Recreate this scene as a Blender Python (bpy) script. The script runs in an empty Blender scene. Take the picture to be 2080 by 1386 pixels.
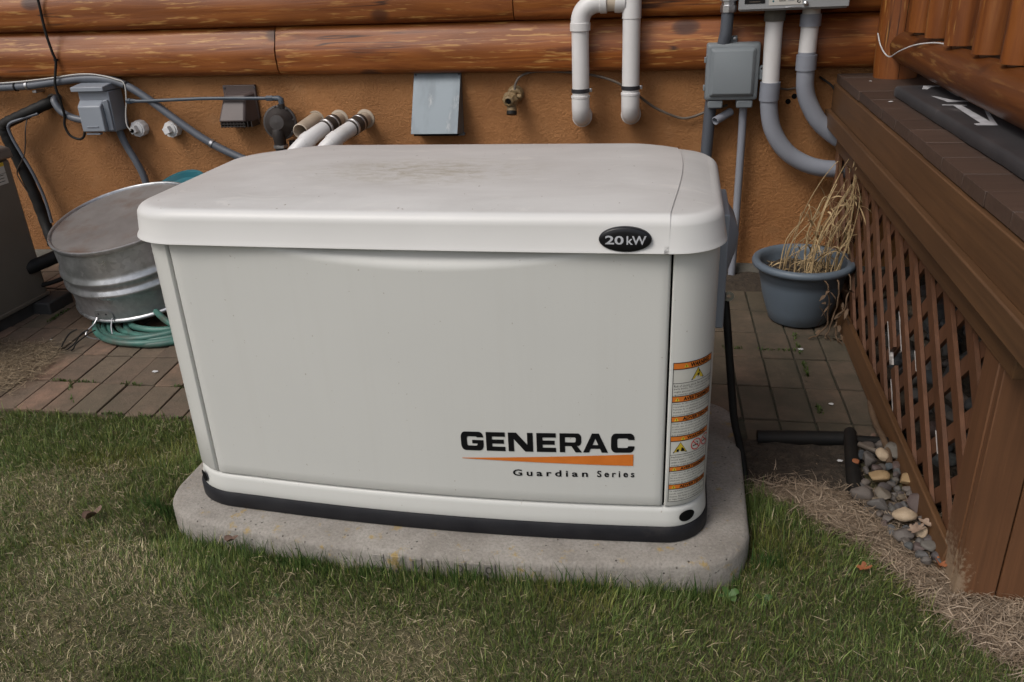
import bpy, bmesh, math, random
import numpy as np
from mathutils import Vector, Matrix, noise as mnoise
random.seed(7); rng = np.random.default_rng(11); mnoise.seed_set(3)
S = bpy.context.scene; COL = S.collection; PI = math.pi

# ------------------------------------------------------------------ camera, world, sun, exposure
cam = bpy.data.cameras.new('camera'); co = bpy.data.objects.new('camera', cam); COL.objects.link(co)
cam.sensor_width = 36; cam.lens = 29.06; cam.clip_start = .05; cam.clip_end = 400
_r = Vector((.98116229, .18816702, -.04374613)); _d = Vector((.03915185, -.41542901, -.90878263)); _f = Vector((-.18917633, .88995051, -.41497037))
mw = Matrix((( _r.x, -_d.x, -_f.x, .51365), (_r.y, -_d.y, -_f.y, -1.50581), (_r.z, -_d.z, -_f.z, 1.28), (0, 0, 0, 1)))
co.matrix_world = mw
S.camera = co
w = bpy.data.worlds.new('World'); S.world = w; w.use_nodes = True
nt = w.node_tree; bg = nt.nodes['Background']
sky = nt.nodes.new('ShaderNodeTexSky'); sky.sky_type = 'NISHITA'; sky.sun_disc = False
sky.sun_elevation = math.radians(52); sky.sun_rotation = math.radians(219); sky.air_density = 1.0; sky.dust_density = 4.0; sky.ozone_density = 1.0
hs = nt.nodes.new('ShaderNodeHueSaturation'); hs.inputs['Saturation'].default_value = .58
nt.links.new(sky.outputs[0], hs.inputs['Color']); nt.links.new(hs.outputs[0], bg.inputs['Color'])
bg.inputs['Strength'].default_value = .10
sl = bpy.data.lights.new('sun', 'SUN'); sl.energy = .9; sl.angle = math.radians(24); sl.color = (1, .97, .92)
so = bpy.data.objects.new('sun', sl); COL.objects.link(so)
so.rotation_euler = Vector((.42, .52, -.75)).to_track_quat('-Z', 'Y').to_euler()
vs = S.view_settings; vs.view_transform = 'Standard'; vs.look = 'None'; vs.exposure = .44; vs.gamma = 1; vs.use_curve_mapping = False

# ------------------------------------------------------------------ materials
def mat(name):
    m = bpy.data.materials.new(name); m.use_nodes = True
    return m, m.node_tree, m.node_tree.nodes['Principled BSDF']
def nd(nt, t, **k):
    n = nt.nodes.new(t)
    for a, b in k.items(): setattr(n, a, b)
    return n
def coords(nt, stretch=(1, 1, 1), rnd=True):
    tc = nd(nt, 'ShaderNodeTexCoord'); mp = nd(nt, 'ShaderNodeMapping'); mp.inputs['Scale'].default_value = stretch
    nt.links.new(tc.outputs['Object'], mp.inputs['Vector'])
    if rnd:
        oi = nd(nt, 'ShaderNodeObjectInfo'); ml = nd(nt, 'ShaderNodeMath', operation='MULTIPLY'); ml.inputs[1].default_value = 37.
        nt.links.new(oi.outputs['Random'], ml.inputs[0])
        cb = nd(nt, 'ShaderNodeCombineXYZ'); nt.links.new(ml.outputs[0], cb.inputs[0]); nt.links.new(ml.outputs[0], cb.inputs[1])
        nt.links.new(cb.outputs[0], mp.inputs['Location'])
    return mp.outputs[0]
def noise(nt, vec, scale, detail=4, rough=.55, dist=0):
    n = nd(nt, 'ShaderNodeTexNoise'); n.inputs['Scale'].default_value = scale; n.inputs['Detail'].default_value = detail
    n.inputs['Roughness'].default_value = rough; n.inputs['Distortion'].default_value = dist
    nt.links.new(vec, n.inputs['Vector']); return n.outputs['Fac']
def ramp(nt, fac, stops):
    r = nd(nt, 'ShaderNodeValToRGB'); e = r.color_ramp.elements
    while len(e) < len(stops): e.new(.5)
    for i, (p, c) in enumerate(stops):
        e[i].position = p; e[i].color = (c[0], c[1], c[2], 1) if not isinstance(c, (int, float)) else (c, c, c, 1)
    nt.links.new(fac, r.inputs[0]); return r.outputs['Color']
def mixc(nt, fac, a, b, blend='MIX'):
    m = nd(nt, 'ShaderNodeMix', data_type='RGBA', blend_type=blend)
    for s, v in ((m.inputs[0], fac), (m.inputs[6], a), (m.inputs[7], b)):
        if isinstance(v, (int, float)): s.default_value = v
        elif isinstance(v, tuple): s.default_value = (v[0], v[1], v[2], 1)
        else: nt.links.new(v, s)
    return m.outputs[2]
def bump(nt, b, h, strength, dist=.01):
    n = nd(nt, 'ShaderNodeBump'); n.inputs['Strength'].default_value = strength; n.inputs['Distance'].default_value = dist
    nt.links.new(h, n.inputs['Height']); nt.links.new(n.outputs[0], b.inputs['Normal'])
def value_rnd(nt, c, amt):
    oi = nd(nt, 'ShaderNodeObjectInfo'); mr = nd(nt, 'ShaderNodeMapRange'); mr.inputs[3].default_value = 1 - amt; mr.inputs[4].default_value = 1 + amt
    nt.links.new(oi.outputs['Random'], mr.inputs[0]); h = nd(nt, 'ShaderNodeHueSaturation')
    nt.links.new(c, h.inputs['Color']); nt.links.new(mr.outputs[0], h.inputs['Value']); return h.outputs[0]
def M(name, c1, c2=None, scale=8, lo=.35, hi=.65, rough=.5, metal=0, bmp=0, bscale=80, stretch=(1, 1, 1), rnd=0, dirt=None, dscale=5, dlo=.5, dhi=.75, spec=.5, bdist=.004, rvar=0):
    m, nt, b = mat(name); v = coords(nt, stretch)
    c2 = c2 or tuple(x * .82 for x in c1)
    c = ramp(nt, noise(nt, v, scale), [(lo, c1), (hi, c2)])
    if dirt:
        f = ramp(nt, noise(nt, v, dscale, 8, .65), [(dlo, 0.), (dhi, 1.)]); c = mixc(nt, f, c, dirt)
    if rnd: c = value_rnd(nt, c, rnd)
    nt.links.new(c, b.inputs['Base Color']); b.inputs['Roughness'].default_value = rough; b.inputs['Metallic'].default_value = metal
    b.inputs['Specular IOR Level'].default_value = spec
    if rvar:
        r = ramp(nt, noise(nt, v, scale * 1.7), [(.3, rough - rvar), (.7, rough + rvar)]); nt.links.new(r, b.inputs['Roughness'])
    if bmp: bump(nt, b, noise(nt, v, bscale, 6, .6), bmp, bdist)
    return m

def log_mat(name, axis=0, dark=1.0, red=0):
    m, nt, b = mat(name)
    st = [9., 9., 9.]; st[axis] = .55
    v = coords(nt, tuple(st)); v2 = coords(nt, tuple(1.4 if i == axis else 3.2 for i in range(3)))
    stf = [150., 150., 150.]; stf[axis] = 13.
    v3 = coords(nt, tuple(stf))
    g = noise(nt, v, 2.2, 9, .62, 1.6)
    d = dark
    c = ramp(nt, g, [(.28, (.10 * d, .024 * d, .005 * d)), (.45, (.225 * d, .066 * d, .012 * d)), (.6, (.31 * d, .100 * d, .019 * d)), (.75, (.40 * d, .155 * d, .036 * d))])
    big = noise(nt, v2, 1.1, 3); c = mixc(nt, ramp(nt, big, [(.38, 0.), (.68, .75)]), c, (.165 * d, .050 * d, .012 * d))
    # light flecks where the stain has lifted along the grain
    fl = ramp(nt, noise(nt, v3, .55, 3, .6), [(.57, 0.), (.66, .75)])
    zone = ramp(nt, noise(nt, v2, .8, 2), [(.40, 0.), (.56, 1.)])
    fm = nd(nt, 'ShaderNodeMath', operation='MULTIPLY'); nt.links.new(fl, fm.inputs[0]); nt.links.new(zone, fm.inputs[1])
    c = mixc(nt, fm.outputs[0], c, (.48 * d, .25 * d, .075 * d))
    # knots
    vo = nd(nt, 'ShaderNodeTexVoronoi'); vo.inputs['Scale'].default_value = 1.5; vo.inputs['Randomness'].default_value = 1
    st2 = [3.2, 3.2, 3.2]; st2[axis] = 1.9
    nt.links.new(coords(nt, tuple(st2)), vo.inputs['Vector'])
    kn = ramp(nt, vo.outputs['Distance'], [(.08, 1.), (.13, .8), (.175, 0.)]); c = mixc(nt, kn, c, (.07 * d, .022 * d, .008 * d))
    # checks (long thin drying cracks)
    stc = [16., 16., 16.]; stc[axis] = .8
    ck = ramp(nt, noise(nt, coords(nt, tuple(stc)), 1.0, 2, .4), [(.488, 0.), (.498, 1.), (.502, 1.), (.512, 0.)])
    cz = ramp(nt, noise(nt, v2, 1.7, 2), [(.56, 0.), (.62, .9)])
    cm = nd(nt, 'ShaderNodeMath', operation='MULTIPLY'); nt.links.new(ck, cm.inputs[0]); nt.links.new(cz, cm.inputs[1])
    c = mixc(nt, cm.outputs[0], c, (.03, .01, .005))
    c = value_rnd(nt, c, .10)
    nt.links.new(c, b.inputs['Base Color']); b.inputs['Roughness'].default_value = .44; b.inputs['Specular IOR Level'].default_value = .42
    bump(nt, b, g, .3, .006)
    return m

def painted_wood(name, c, axis, wear=.0, rough=.55):
    m, nt, b = mat(name); st = [55., 55., 55.]; st[axis] = 1.6
    v = coords(nt, tuple(st)); g = noise(nt, v, 1., 6, .6, .6); v2 = coords(nt)
    cc = ramp(nt, g, [(.3, tuple(x * .72 for x in c)), (.55, c), (.75, tuple(x * 1.25 for x in c))])
    cc = mixc(nt, ramp(nt, noise(nt, v2, 3.5, 6), [(.45, 0.), (.75, .5)]), cc, tuple(x * .62 for x in c))
    if wear:
        f = ramp(nt, noise(nt, v2, 22, 8, .7), [(.74 - wear, 0.), (.76 - wear, .9)]); cc = mixc(nt, f, cc, (.30, .22, .16))
    cc = value_rnd(nt, cc, .10)
    nt.links.new(cc, b.inputs['Base Color']); b.inputs['Roughness'].default_value = rough; bump(nt, b, g, .35, .002)
    return m

MT = {}
CREAM = (.60, .575, .515)
def gen_lid_mat():
    m, nt, b = mat('cream_lid_paint'); tc = nd(nt, 'ShaderNodeTexCoord'); v = coords(nt, rnd=False)
    c = ramp(nt, noise(nt, v, 3.2, 5), [(.35, (.63, .62, .60)), (.65, (.60, .59, .57))])
    # grime that has settled on the top: faces that look up, in blotches of its own
    gm = nd(nt, 'ShaderNodeNewGeometry'); sp = nd(nt, 'ShaderNodeSeparateXYZ'); nt.links.new(tc.outputs['Normal'], sp.inputs[0])
    up = ramp(nt, sp.outputs[2], [(.86, 0.), (.97, 1.)])
    st = nd(nt, 'ShaderNodeMapping'); st.inputs['Scale'].default_value = (1, 2.6, 1); nt.links.new(tc.outputs['Object'], st.inputs[0])
    n1 = ramp(nt, noise(nt, st.outputs[0], 3.0, 9, .68, .4), [(.36, .25), (.70, .85)])
    mu = nd(nt, 'ShaderNodeMath', operation='MULTIPLY'); nt.links.new(up, mu.inputs[0]); nt.links.new(n1, mu.inputs[1])
    c = mixc(nt, mu.outputs[0], c, (.45, .435, .415))
    # the darker brown stain right of the middle
    mp = nd(nt, 'ShaderNodeMapping'); mp.inputs['Location'].default_value = (.05 * 3.0, .045 * 7.5, 0); mp.inputs['Scale'].default_value = (3.0, 7.5, 0.01)
    nt.links.new(tc.outputs['Object'], mp.inputs[0]); ln = nd(nt, 'ShaderNodeVectorMath', operation='LENGTH'); nt.links.new(mp.outputs[0], ln.inputs[0])
    near = ramp(nt, ln.outputs['Value'], [(.25, 1.), (1.15, 0.)])
    n2 = ramp(nt, noise(nt, st.outputs[0], 22, 10, .78, .3), [(.44, 0.), (.60, .8)])
    m2 = nd(nt, 'ShaderNodeMath', operation='MULTIPLY'); nt.links.new(near, m2.inputs[0]); nt.links.new(n2, m2.inputs[1])
    m3 = nd(nt, 'ShaderNodeMath', operation='MULTIPLY'); nt.links.new(m2.outputs[0], m3.inputs[0]); nt.links.new(up, m3.inputs[1])
    c = mixc(nt, m3.outputs[0], c, (.33, .30, .225))
    # specks
    n3 = ramp(nt, noise(nt, v, 85, 2, .5), [(.735, 0.), (.76, .8)]); m4 = nd(nt, 'ShaderNodeMath', operation='MULTIPLY')
    nt.links.new(n3, m4.inputs[0]); nt.links.new(up, m4.inputs[1]); c = mixc(nt, m4.outputs[0], c, (.2, .16, .12))
    # pale rubbed streaks
    n4 = ramp(nt, noise(nt, st.outputs[0], 9, 6, .6, 1.), [(.60, 0.), (.68, .55)]); m5 = nd(nt, 'ShaderNodeMath', operation='MULTIPLY')
    nt.links.new(n4, m5.inputs[0]); nt.links.new(up, m5.inputs[1]); c = mixc(nt, m5.outputs[0], c, (.62, .60, .565))
    nt.links.new(c, b.inputs['Base Color']); b.inputs['Roughness'].default_value = .42
    bump(nt, b, noise(nt, v, 260, 3), .06, .001)
    return m
MT['lid'] = gen_lid_mat()
def cream_mat():
    m, nt, b = mat('cream_paint'); v = coords(nt, rnd=False)
    c = ramp(nt, noise(nt, v, 2.2, 5), [(.35, (.575, .572, .542)), (.65, (.555, .553, .525))])
    vs_ = coords(nt, (40, 40, 1.2), rnd=False)
    c = mixc(nt, ramp(nt, noise(nt, vs_, 1., 4), [(.5, 0.), (.8, .10)]), c, (.46, .44, .40))
    c = mixc(nt, ramp(nt, noise(nt, v, 120, 2, .5), [(.745, 0.), (.765, .6)]), c, (.25, .2, .15))
    nt.links.new(c, b.inputs['Base Color']); b.inputs['Roughness'].default_value = .38
    bump(nt, b, noise(nt, v, 260, 3), .05, .001)
    return m
MT['cream'] = cream_mat()
MT['blackbase'] = M('black_plastic_base', (.010, .010, .013), (.017, .017, .020), 14, rough=.6, spec=.3, bmp=.1, bscale=200, dirt=(.08, .07, .06), dlo=.6, dhi=.9)
MT['dark'] = M('dark_interior', (.006, .006, .006), rough=.9, spec=.1)
MT['gasket'] = M('black_seal', (.015, .015, .016), rough=.6)
MT['letter'] = M('black_print', (.005, .005, .006), rough=.5, spec=.2)
MT['orange'] = M('orange_print', (.62, .17, .025), (.56, .15, .02), 30, rough=.4)
MT['yellow'] = M('yellow_print', (.66, .48, .04), rough=.4)
MT['red'] = M('red_print', (.55, .03, .03), rough=.4)
MT['labelwhite'] = M('label_white', (.56, .55, .50), rough=.4)
MT['silver'] = M('silver_print', (.52, .53, .56), rough=.35)
MT['badge'] = M('badge_black', (.008, .008, .010), rough=.3, spec=.35)
def concrete_mat():
    m, nt, b = mat('pad_concrete'); v = coords(nt, rnd=False)
    c = ramp(nt, noise(nt, v, 9, 8, .65), [(.3, (.34, .315, .28)), (.52, (.275, .25, .22)), (.72, (.20, .18, .155))])
    c = mixc(nt, ramp(nt, noise(nt, v, 150, 3, .6), [(.38, .38), (.56, 0.)]), c, (.15, .135, .115))
    c = mixc(nt, ramp(nt, noise(nt, v, 95, 2, .5), [(.62, 0.), (.70, .28)]), c, (.38, .36, .32))
    c = mixc(nt, ramp(nt, noise(nt, v, 21, 8, .72), [(.585, 0.), (.66, .75)]), c, (.33, .225, .06))
    vo = nd(nt, 'ShaderNodeTexVoronoi'); vo.inputs['Scale'].default_value = 70; nt.links.new(v, vo.inputs['Vector'])
    pore = ramp(nt, vo.outputs['Distance'], [(.10, 1.), (.2, 0.)]); pz = ramp(nt, noise(nt, v, 30, 2), [(.5, 0.), (.6, 1.)])
    mu = nd(nt, 'ShaderNodeMath', operation='MULTIPLY'); nt.links.new(pore, mu.inputs[0]); nt.links.new(pz, mu.inputs[1])
    c = mixc(nt, mu.outputs[0], c, (.07, .06, .05))
    nt.links.new(c, b.inputs['Base Color']); b.inputs['Roughness'].default_value = .9
    ad = nd(nt, 'ShaderNodeMath', operation='SUBTRACT'); nt.links.new(noise(nt, v, 120, 6, .65), ad.inputs[0]); nt.links.new(mu.outputs[0], ad.inputs[1])
    bump(nt, b, ad.outputs[0], .7, .004); return m
MT['concrete'] = concrete_mat()
MT['curb'] = M('old_concrete', (.13, .12, .10), (.07, .065, .055), 12, rough=.9, bmp=.8, bscale=40)
MT['grey_pvc'] = M('grey_pvc', (.115, .125, .145), (.095, .105, .125), 5, rough=.42, dirt=(.13, .11, .09), dlo=.62, dhi=.9)
MT['dark_pvc'] = M('dark_grey_pvc', (.085, .095, .115), (.07, .08, .095), 5, rough=.45)
MT['light_pvc'] = M('bluish_grey_pvc', (.27, .285, .325), (.23, .245, .285), 5, rough=.4, dirt=(.22, .2, .17), dlo=.66, dhi=.95)
MT['white_pvc'] = M('white_pvc', (.72, .71, .71), (.64, .63, .62), 5, rough=.38, dirt=(.42, .37, .31), dlo=.62, dhi=.95)
MT['aged_pvc'] = M('aged_cream_pvc', (.50, .42, .33), (.40, .33, .25), 9, rough=.5, dirt=(.2, .15, .1), dlo=.6, dhi=.85)
MT['rubber'] = M('black_rubber', (.009, .009, .009), (.016, .014, .012), 20, rough=.6, spec=.25)
MT['rubberbrown'] = M('aged_rubber', (.035, .026, .02), (.06, .045, .035), 30, rough=.55)
MT['steel'] = M('zinc_steel', (.55, .55, .56), (.4, .4, .42), 20, rough=.32, metal=.9)
MT['darksteel'] = M('dark_band', (.07, .07, .08), rough=.4, metal=.6)
MT['boxgrey'] = M('box_grey_paint', (.26, .285, .32), (.23, .25, .285), 4, rough=.4)
MT['telegrey'] = M('telecom_grey', (.185, .21, .225), (.165, .185, .20), 4, rough=.5, bmp=.05, bscale=300)
MT['metergrey'] = M('meter_grey_paint', (.32, .33, .34), (.29, .30, .31), 4, rough=.38)
MT['brownplastic'] = M('brown_plastic', (.092, .066, .060), (.070, .050, .046), 6, rough=.42)
MT['regulator'] = M('dark_iron', (.022, .017, .015), (.034, .027, .024), 12, rough=.5, bmp=.2, bscale=120)
MT['gaspipe'] = M('slate_pipe', (.045, .062, .085), (.06, .075, .095), 14, rough=.45)
MT['taupe'] = M('taupe_sheet_metal', (.155, .137, .112), (.135, .12, .097), 4, rough=.45)
MT['taupelight'] = M('taupe_cap', (.19, .165, .14), (.15, .13, .11), 6, rough=.5)
MT['blackslab'] = M('dark_slab', (.03, .03, .03), (.05, .048, .045), 9, rough=.7)
MT['brass'] = M('weathered_brass', (.27, .185, .09), (.16, .11, .055), 40, rough=.6, metal=.1, bmp=.5)
MT['wire'] = M('weathered_cable', (.13, .105, .08), (.09, .07, .055), 30, rough=.6)
MT['whitecable'] = M('white_cable', (.62, .6, .56), rough=.45)
MT['teal'] = M('teal_plastic', (.02, .125, .155), (.016, .10, .125), 6, rough=.38)
def hose_mat():
    m, nt, b = mat('green_hose'); v = coords(nt)
    c = ramp(nt, noise(nt, v, 9, 5), [(.33, (.065, .185, .150)), (.52, (.050, .130, .108)), (.70, (.075, .085, .066))])
    c = mixc(nt, ramp(nt, noise(nt, v, 5, 6, .7), [(.66, 0.), (.72, .8)]), c, (.20, .10, .04))
    nt.links.new(c, b.inputs['Base Color']); b.inputs['Roughness'].default_value = .45; return m
MT['hose'] = hose_mat()
def galv(name, tone=1., rough=.38, blotch=(.22, .24, .225)):
    m, nt, b = mat(name); v = coords(nt); vo = nd(nt, 'ShaderNodeTexVoronoi'); vo.inputs['Scale'].default_value = 60; nt.links.new(v, vo.inputs['Vector'])
    c = ramp(nt, vo.outputs['Color'], [(.2, tuple(x * tone for x in (.52, .53, .55))), (.8, tuple(x * tone for x in (.64, .65, .67)))])
    c = mixc(nt, ramp(nt, noise(nt, v, 4.5, 7, .6), [(.45, 0.), (.7, .7)]), c, blotch)
    c = mixc(nt, ramp(nt, noise(nt, v, 26, 5, .6), [(.68, 0.), (.72, .6)]), c, (.6, .6, .6))
    nt.links.new(c, b.inputs['Base Color']); b.inputs['Metallic'].default_value = .8
    r = ramp(nt, noise(nt, v, 7, 5), [(.35, rough - .08), (.7, rough + .16)]); nt.links.new(r, b.inputs['Roughness'])
    bump(nt, b, noise(nt, v, 9, 3), .12, .01); return m
MT['galv_side'] = galv('galvanised_steel', .9, .34)
MT['galv_base'] = M('rusted_zinc', (.225, .21, .20), (.165, .15, .142), 5, .4, .65, rough=.62, metal=.25, dirt=(.16, .115, .092), dscale=7, dlo=.48, dhi=.7, bmp=.2, bscale=60)
MT['galv_vent'] = M('galvanised_sheet', (.20, .235, .26), (.145, .17, .19), 3.2, .42, .58, rough=.5, metal=.3, dirt=(.36, .37, .37), dscale=7, dlo=.58, dhi=.70, bmp=.15, bscale=40, stretch=(2.2, 1, .7))
MT['pot'] = M('blue_grey_plastic', (.118, .150, .185), (.10, .128, .16), 4, rough=.5, dirt=(.09, .085, .075), dscale=6, dlo=.55, dhi=.85)
MT['soil'] = M('dark_soil', (.035, .027, .019), (.07, .052, .036), 60, rough=1, bmp=1., bscale=120, bdist=.01)
MT['drystem'] = M('dry_stem', (.46, .34, .18), (.34, .24, .125), 18, rough=.7, rnd=.2)
MT['vine'] = M('dead_vine', (.13, .08, .045), (.09, .055, .03), 20, rough=.8)
MT['leaf_orange'] = M('dead_leaf_orange', (.34, .12, .045), (.24, .085, .035), 40, rough=.7)
MT['leaf_tan'] = M('dead_leaf_tan', (.34, .245, .18), (.24, .17, .125), 40, rough=.7)
MT['leaf_brown'] = M('dead_leaf_brown', (.17, .105, .075), (.12, .07, .05), 40, rough=.7)
MT['leaf_green'] = M('weed_green', (.07, .135, .035), (.05, .10, .025), 40, rough=.5)
MT['fleck'] = M('white_fleck', (.66, .66, .66), (.5, .5, .5), 80, rough=.8)
MT['slate'] = M('black_sign_paint', (.030, .030, .033), (.05, .048, .05), 9, .4, .7, rough=.5, dirt=(.17, .15, .15), dscale=9, dlo=.60, dhi=.75)
MT['signwhite'] = M('white_sign_paint', (.55, .55, .57), (.42, .42, .44), 30, rough=.6)
DB = (.108, .052, .021)
MT['deck_y'] = painted_wood('brown_stained_wood_along', DB, 1, .0)
MT['deck_x'] = painted_wood('brown_stained_boards', (.072, .045, .033), 0, .0, .55)
MT['deck_z'] = painted_wood('brown_stained_uprights', (.138, .060, .026), 2, .0)
MT['slat'] = painted_wood('brown_lattice_stain', (.118, .049, .022), 2, .03)
MT['deck_worn'] = painted_wood('worn_corner_wood', (.138, .060, .026), 2, .0)
def _wear():
    m = MT['deck_worn']; nt = m.node_tree; b = nt.nodes['Principled BSDF']; src = b.inputs['Base Color'].links[0].from_socket
    g = nd(nt, 'ShaderNodeNewGeometry'); sp = nd(nt, 'ShaderNodeSeparateXYZ'); nt.links.new(g.outputs['Position'], sp.inputs[0])
    mr = nd(nt, 'ShaderNodeMapRange'); mr.inputs[1].default_value = .22; mr.inputs[2].default_value = .0; nt.links.new(sp.outputs[2], mr.inputs[0])
    mx = nd(nt, 'ShaderNodeMapRange'); mx.inputs[1].default_value = 1.19; mx.inputs[2].default_value = 1.125; nt.links.new(sp.outputs[0], mx.inputs[0])
    n = noise(nt, g.outputs['Position'], 95, 9, .75); a = nd(nt, 'ShaderNodeMath', operation='MULTIPLY'); nt.links.new(mr.outputs[0], a.inputs[0]); nt.links.new(mx.outputs[0], a.inputs[1])
    ad = nd(nt, 'ShaderNodeMath', operation='MULTIPLY_ADD'); ad.inputs[1].default_value = .55; nt.links.new(a.outputs[0], ad.inputs[0]); nt.links.new(n, ad.inputs[2])
    c = mixc(nt, ramp(nt, ad.outputs[0], [(.74, 0.), (.90, .75)]), src, (.30, .225, .15)); nt.links.new(c, b.inputs['Base Color'])
_wear()
MT['rawwood'] = M('bare_wood', (.40, .31, .22), (.28, .21, .14), 30, rough=.8)
MT['flake'] = M('bare_chipped_wood', (.55, .52, .50), (.42, .38, .35), 40, rough=.8)
MT['logx'] = log_mat('amber_log', 0, 1.0)
MT['logz'] = log_mat('amber_post', 2, .95)
MT['logy'] = log_mat('amber_rail', 1, .62)
def stucco_mat():
    m, nt, b = mat('ochre_stucco'); v = coords(nt, rnd=False)
    c = ramp(nt, noise(nt, v, 2.6, 6, .6), [(.3, (.39, .180, .064)), (.55, (.34, .150, .050)), (.75, (.285, .122, .042))])
    c = mixc(nt, ramp(nt, noise(nt, v, 9, 6, .65), [(.55, 0.), (.8, .4)]), c, (.40, .23, .11))
    nt.links.new(c, b.inputs['Base Color']); b.inputs['Roughness'].default_value = .8
    a = noise(nt, v, 85, 8, .7, .1); z = ramp(nt, noise(nt, v, 4.2, 4), [(.35, .35), (.62, 1.)])
    mu = nd(nt, 'ShaderNodeMath', operation='MULTIPLY'); nt.links.new(a, mu.inputs[0]); nt.links.new(z, mu.inputs[1])
    bump(nt, b, mu.outputs[0], .9, .018); return m
MT['stucco'] = stucco_mat()
def paver_mat():
    m, nt, b = mat('clay_paver'); v = coords(nt)
    oi = nd(nt, 'ShaderNodeObjectInfo')
    base = ramp(nt, oi.outputs['Random'], [(0, (.14, .10, .070)), (.3, (.19, .125, .087)), (.55, (.155, .118, .08)), (.8, (.245, .15, .102)), (1, (.18, .13, .092))])
    c = mixc(nt, ramp(nt, noise(nt, v, 16, 7, .65), [(.35, 0.), (.7, .75)]), base, (.085, .066, .047))
    c = mixc(nt, ramp(nt, noise(nt, v, 45, 5, .65), [(.60, 0.), (.75, .5)]), c, (.23, .16, .11))
    tc = nd(nt, 'ShaderNodeNewGeometry')
    mp = nd(nt, 'ShaderNodeMapping'); nt.links.new(tc.outputs['Position'], mp.inputs[0])
    c = mixc(nt, ramp(nt, noise(nt, mp.outputs[0], 2.3, 5), [(.45, 0.), (.7, .55)]), c, (.075, .072, .045))
    # algae film plus painted shade, darkening the slabs between the generator and the deck
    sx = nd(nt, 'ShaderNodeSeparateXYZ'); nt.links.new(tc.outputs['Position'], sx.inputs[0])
    algae_shade = nd(nt, 'ShaderNodeMapRange'); algae_shade.inputs[1].default_value = .45; algae_shade.inputs[2].default_value = .75; nt.links.new(sx.outputs[0], algae_shade.inputs[0])
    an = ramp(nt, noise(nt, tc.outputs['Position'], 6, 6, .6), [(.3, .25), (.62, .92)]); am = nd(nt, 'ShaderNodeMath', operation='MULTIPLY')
    nt.links.new(algae_shade.outputs[0], am.inputs[0]); nt.links.new(an, am.inputs[1]); c = mixc(nt, am.outputs[0], c, (.060, .051, .034))
    nt.links.new(c, b.inputs['Base Color']); b.inputs['Roughness'].default_value = .82
    bump(nt, b, noise(nt, v, 60, 6, .65), .5, .006); return m
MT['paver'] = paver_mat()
MT['sand'] = M('joint_sand', (.05, .043, .03), (.03, .034, .018), 30, rough=1, bmp=.6)
def stone_mat():
    m, nt, b = mat('river_stone'); v = coords(nt); oi = nd(nt, 'ShaderNodeObjectInfo')
    base = ramp(nt, oi.outputs['Random'], [(0, (.075, .085, .095)), (.22, (.10, .095, .092)), (.4, (.145, .115, .095)), (.55, (.085, .09, .09)), (.7, (.11, .07, .06)), (.85, (.075, .09, .10)), (1, (.22, .165, .105))])
    c = mixc(nt, ramp(nt, noise(nt, v, 25, 6, .65), [(.4, 0.), (.7, .6)]), base, (.06, .055, .05))
    nt.links.new(c, b.inputs['Base Color']); b.inputs['Roughness'].default_value = .7; bump(nt, b, noise(nt, v, 60, 4), .2, .004); return m
MT['stone'] = stone_mat()
MT['stone_cream'] = M('cream_stone', (.46, .37, .27), (.36, .26, .16), 30, rough=.7, bmp=.2)
MT['stone_tan'] = M('tan_stone', (.36, .25, .13), (.27, .18, .09), 30, rough=.7, bmp=.2)
def ground_mat():
    m, nt, b = mat('lawn_soil'); v = coords(nt, rnd=False)
    c = ramp(nt, noise(nt, v, 5, 7, .65), [(.35, (.11, .105, .045)), (.55, (.17, .145, .075)), (.75, (.085, .10, .036))])
    c = mixc(nt, ramp(nt, noise(nt, v, 70, 5, .7), [(.4, 0.), (.7, .7)]), c, (.045, .038, .022))
    nt.links.new(c, b.inputs['Base Color']); b.inputs['Roughness'].default_value = 1; bump(nt, b, noise(nt, v, 90, 6, .7), .8, .02); return m
MT['ground'] = ground_mat()
def blade_mat(name, rough=.5):
    m, nt, b = mat(name); a = nd(nt, 'ShaderNodeAttribute'); a.attribute_name = 'col'
    nt.links.new(a.outputs['Color'], b.inputs['Base Color']); b.inputs['Roughness'].default_value = rough; b.inputs['Specular IOR Level'].default_value = .3
    tr = nd(nt, 'ShaderNodeBsdfTranslucent'); nt.links.new(a.outputs['Color'], tr.inputs['Color']); mx = nd(nt, 'ShaderNodeMixShader'); mx.inputs[0].default_value = .25
    out = nt.nodes['Material Output']; nt.links.new(b.outputs[0], mx.inputs[1]); nt.links.new(tr.outputs[0], mx.inputs[2]); nt.links.new(mx.outputs[0], out.inputs[0]); return m
MT['blade'] = blade_mat('grass_blade'); MT['straw'] = blade_mat('straw_blade', .7)

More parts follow.
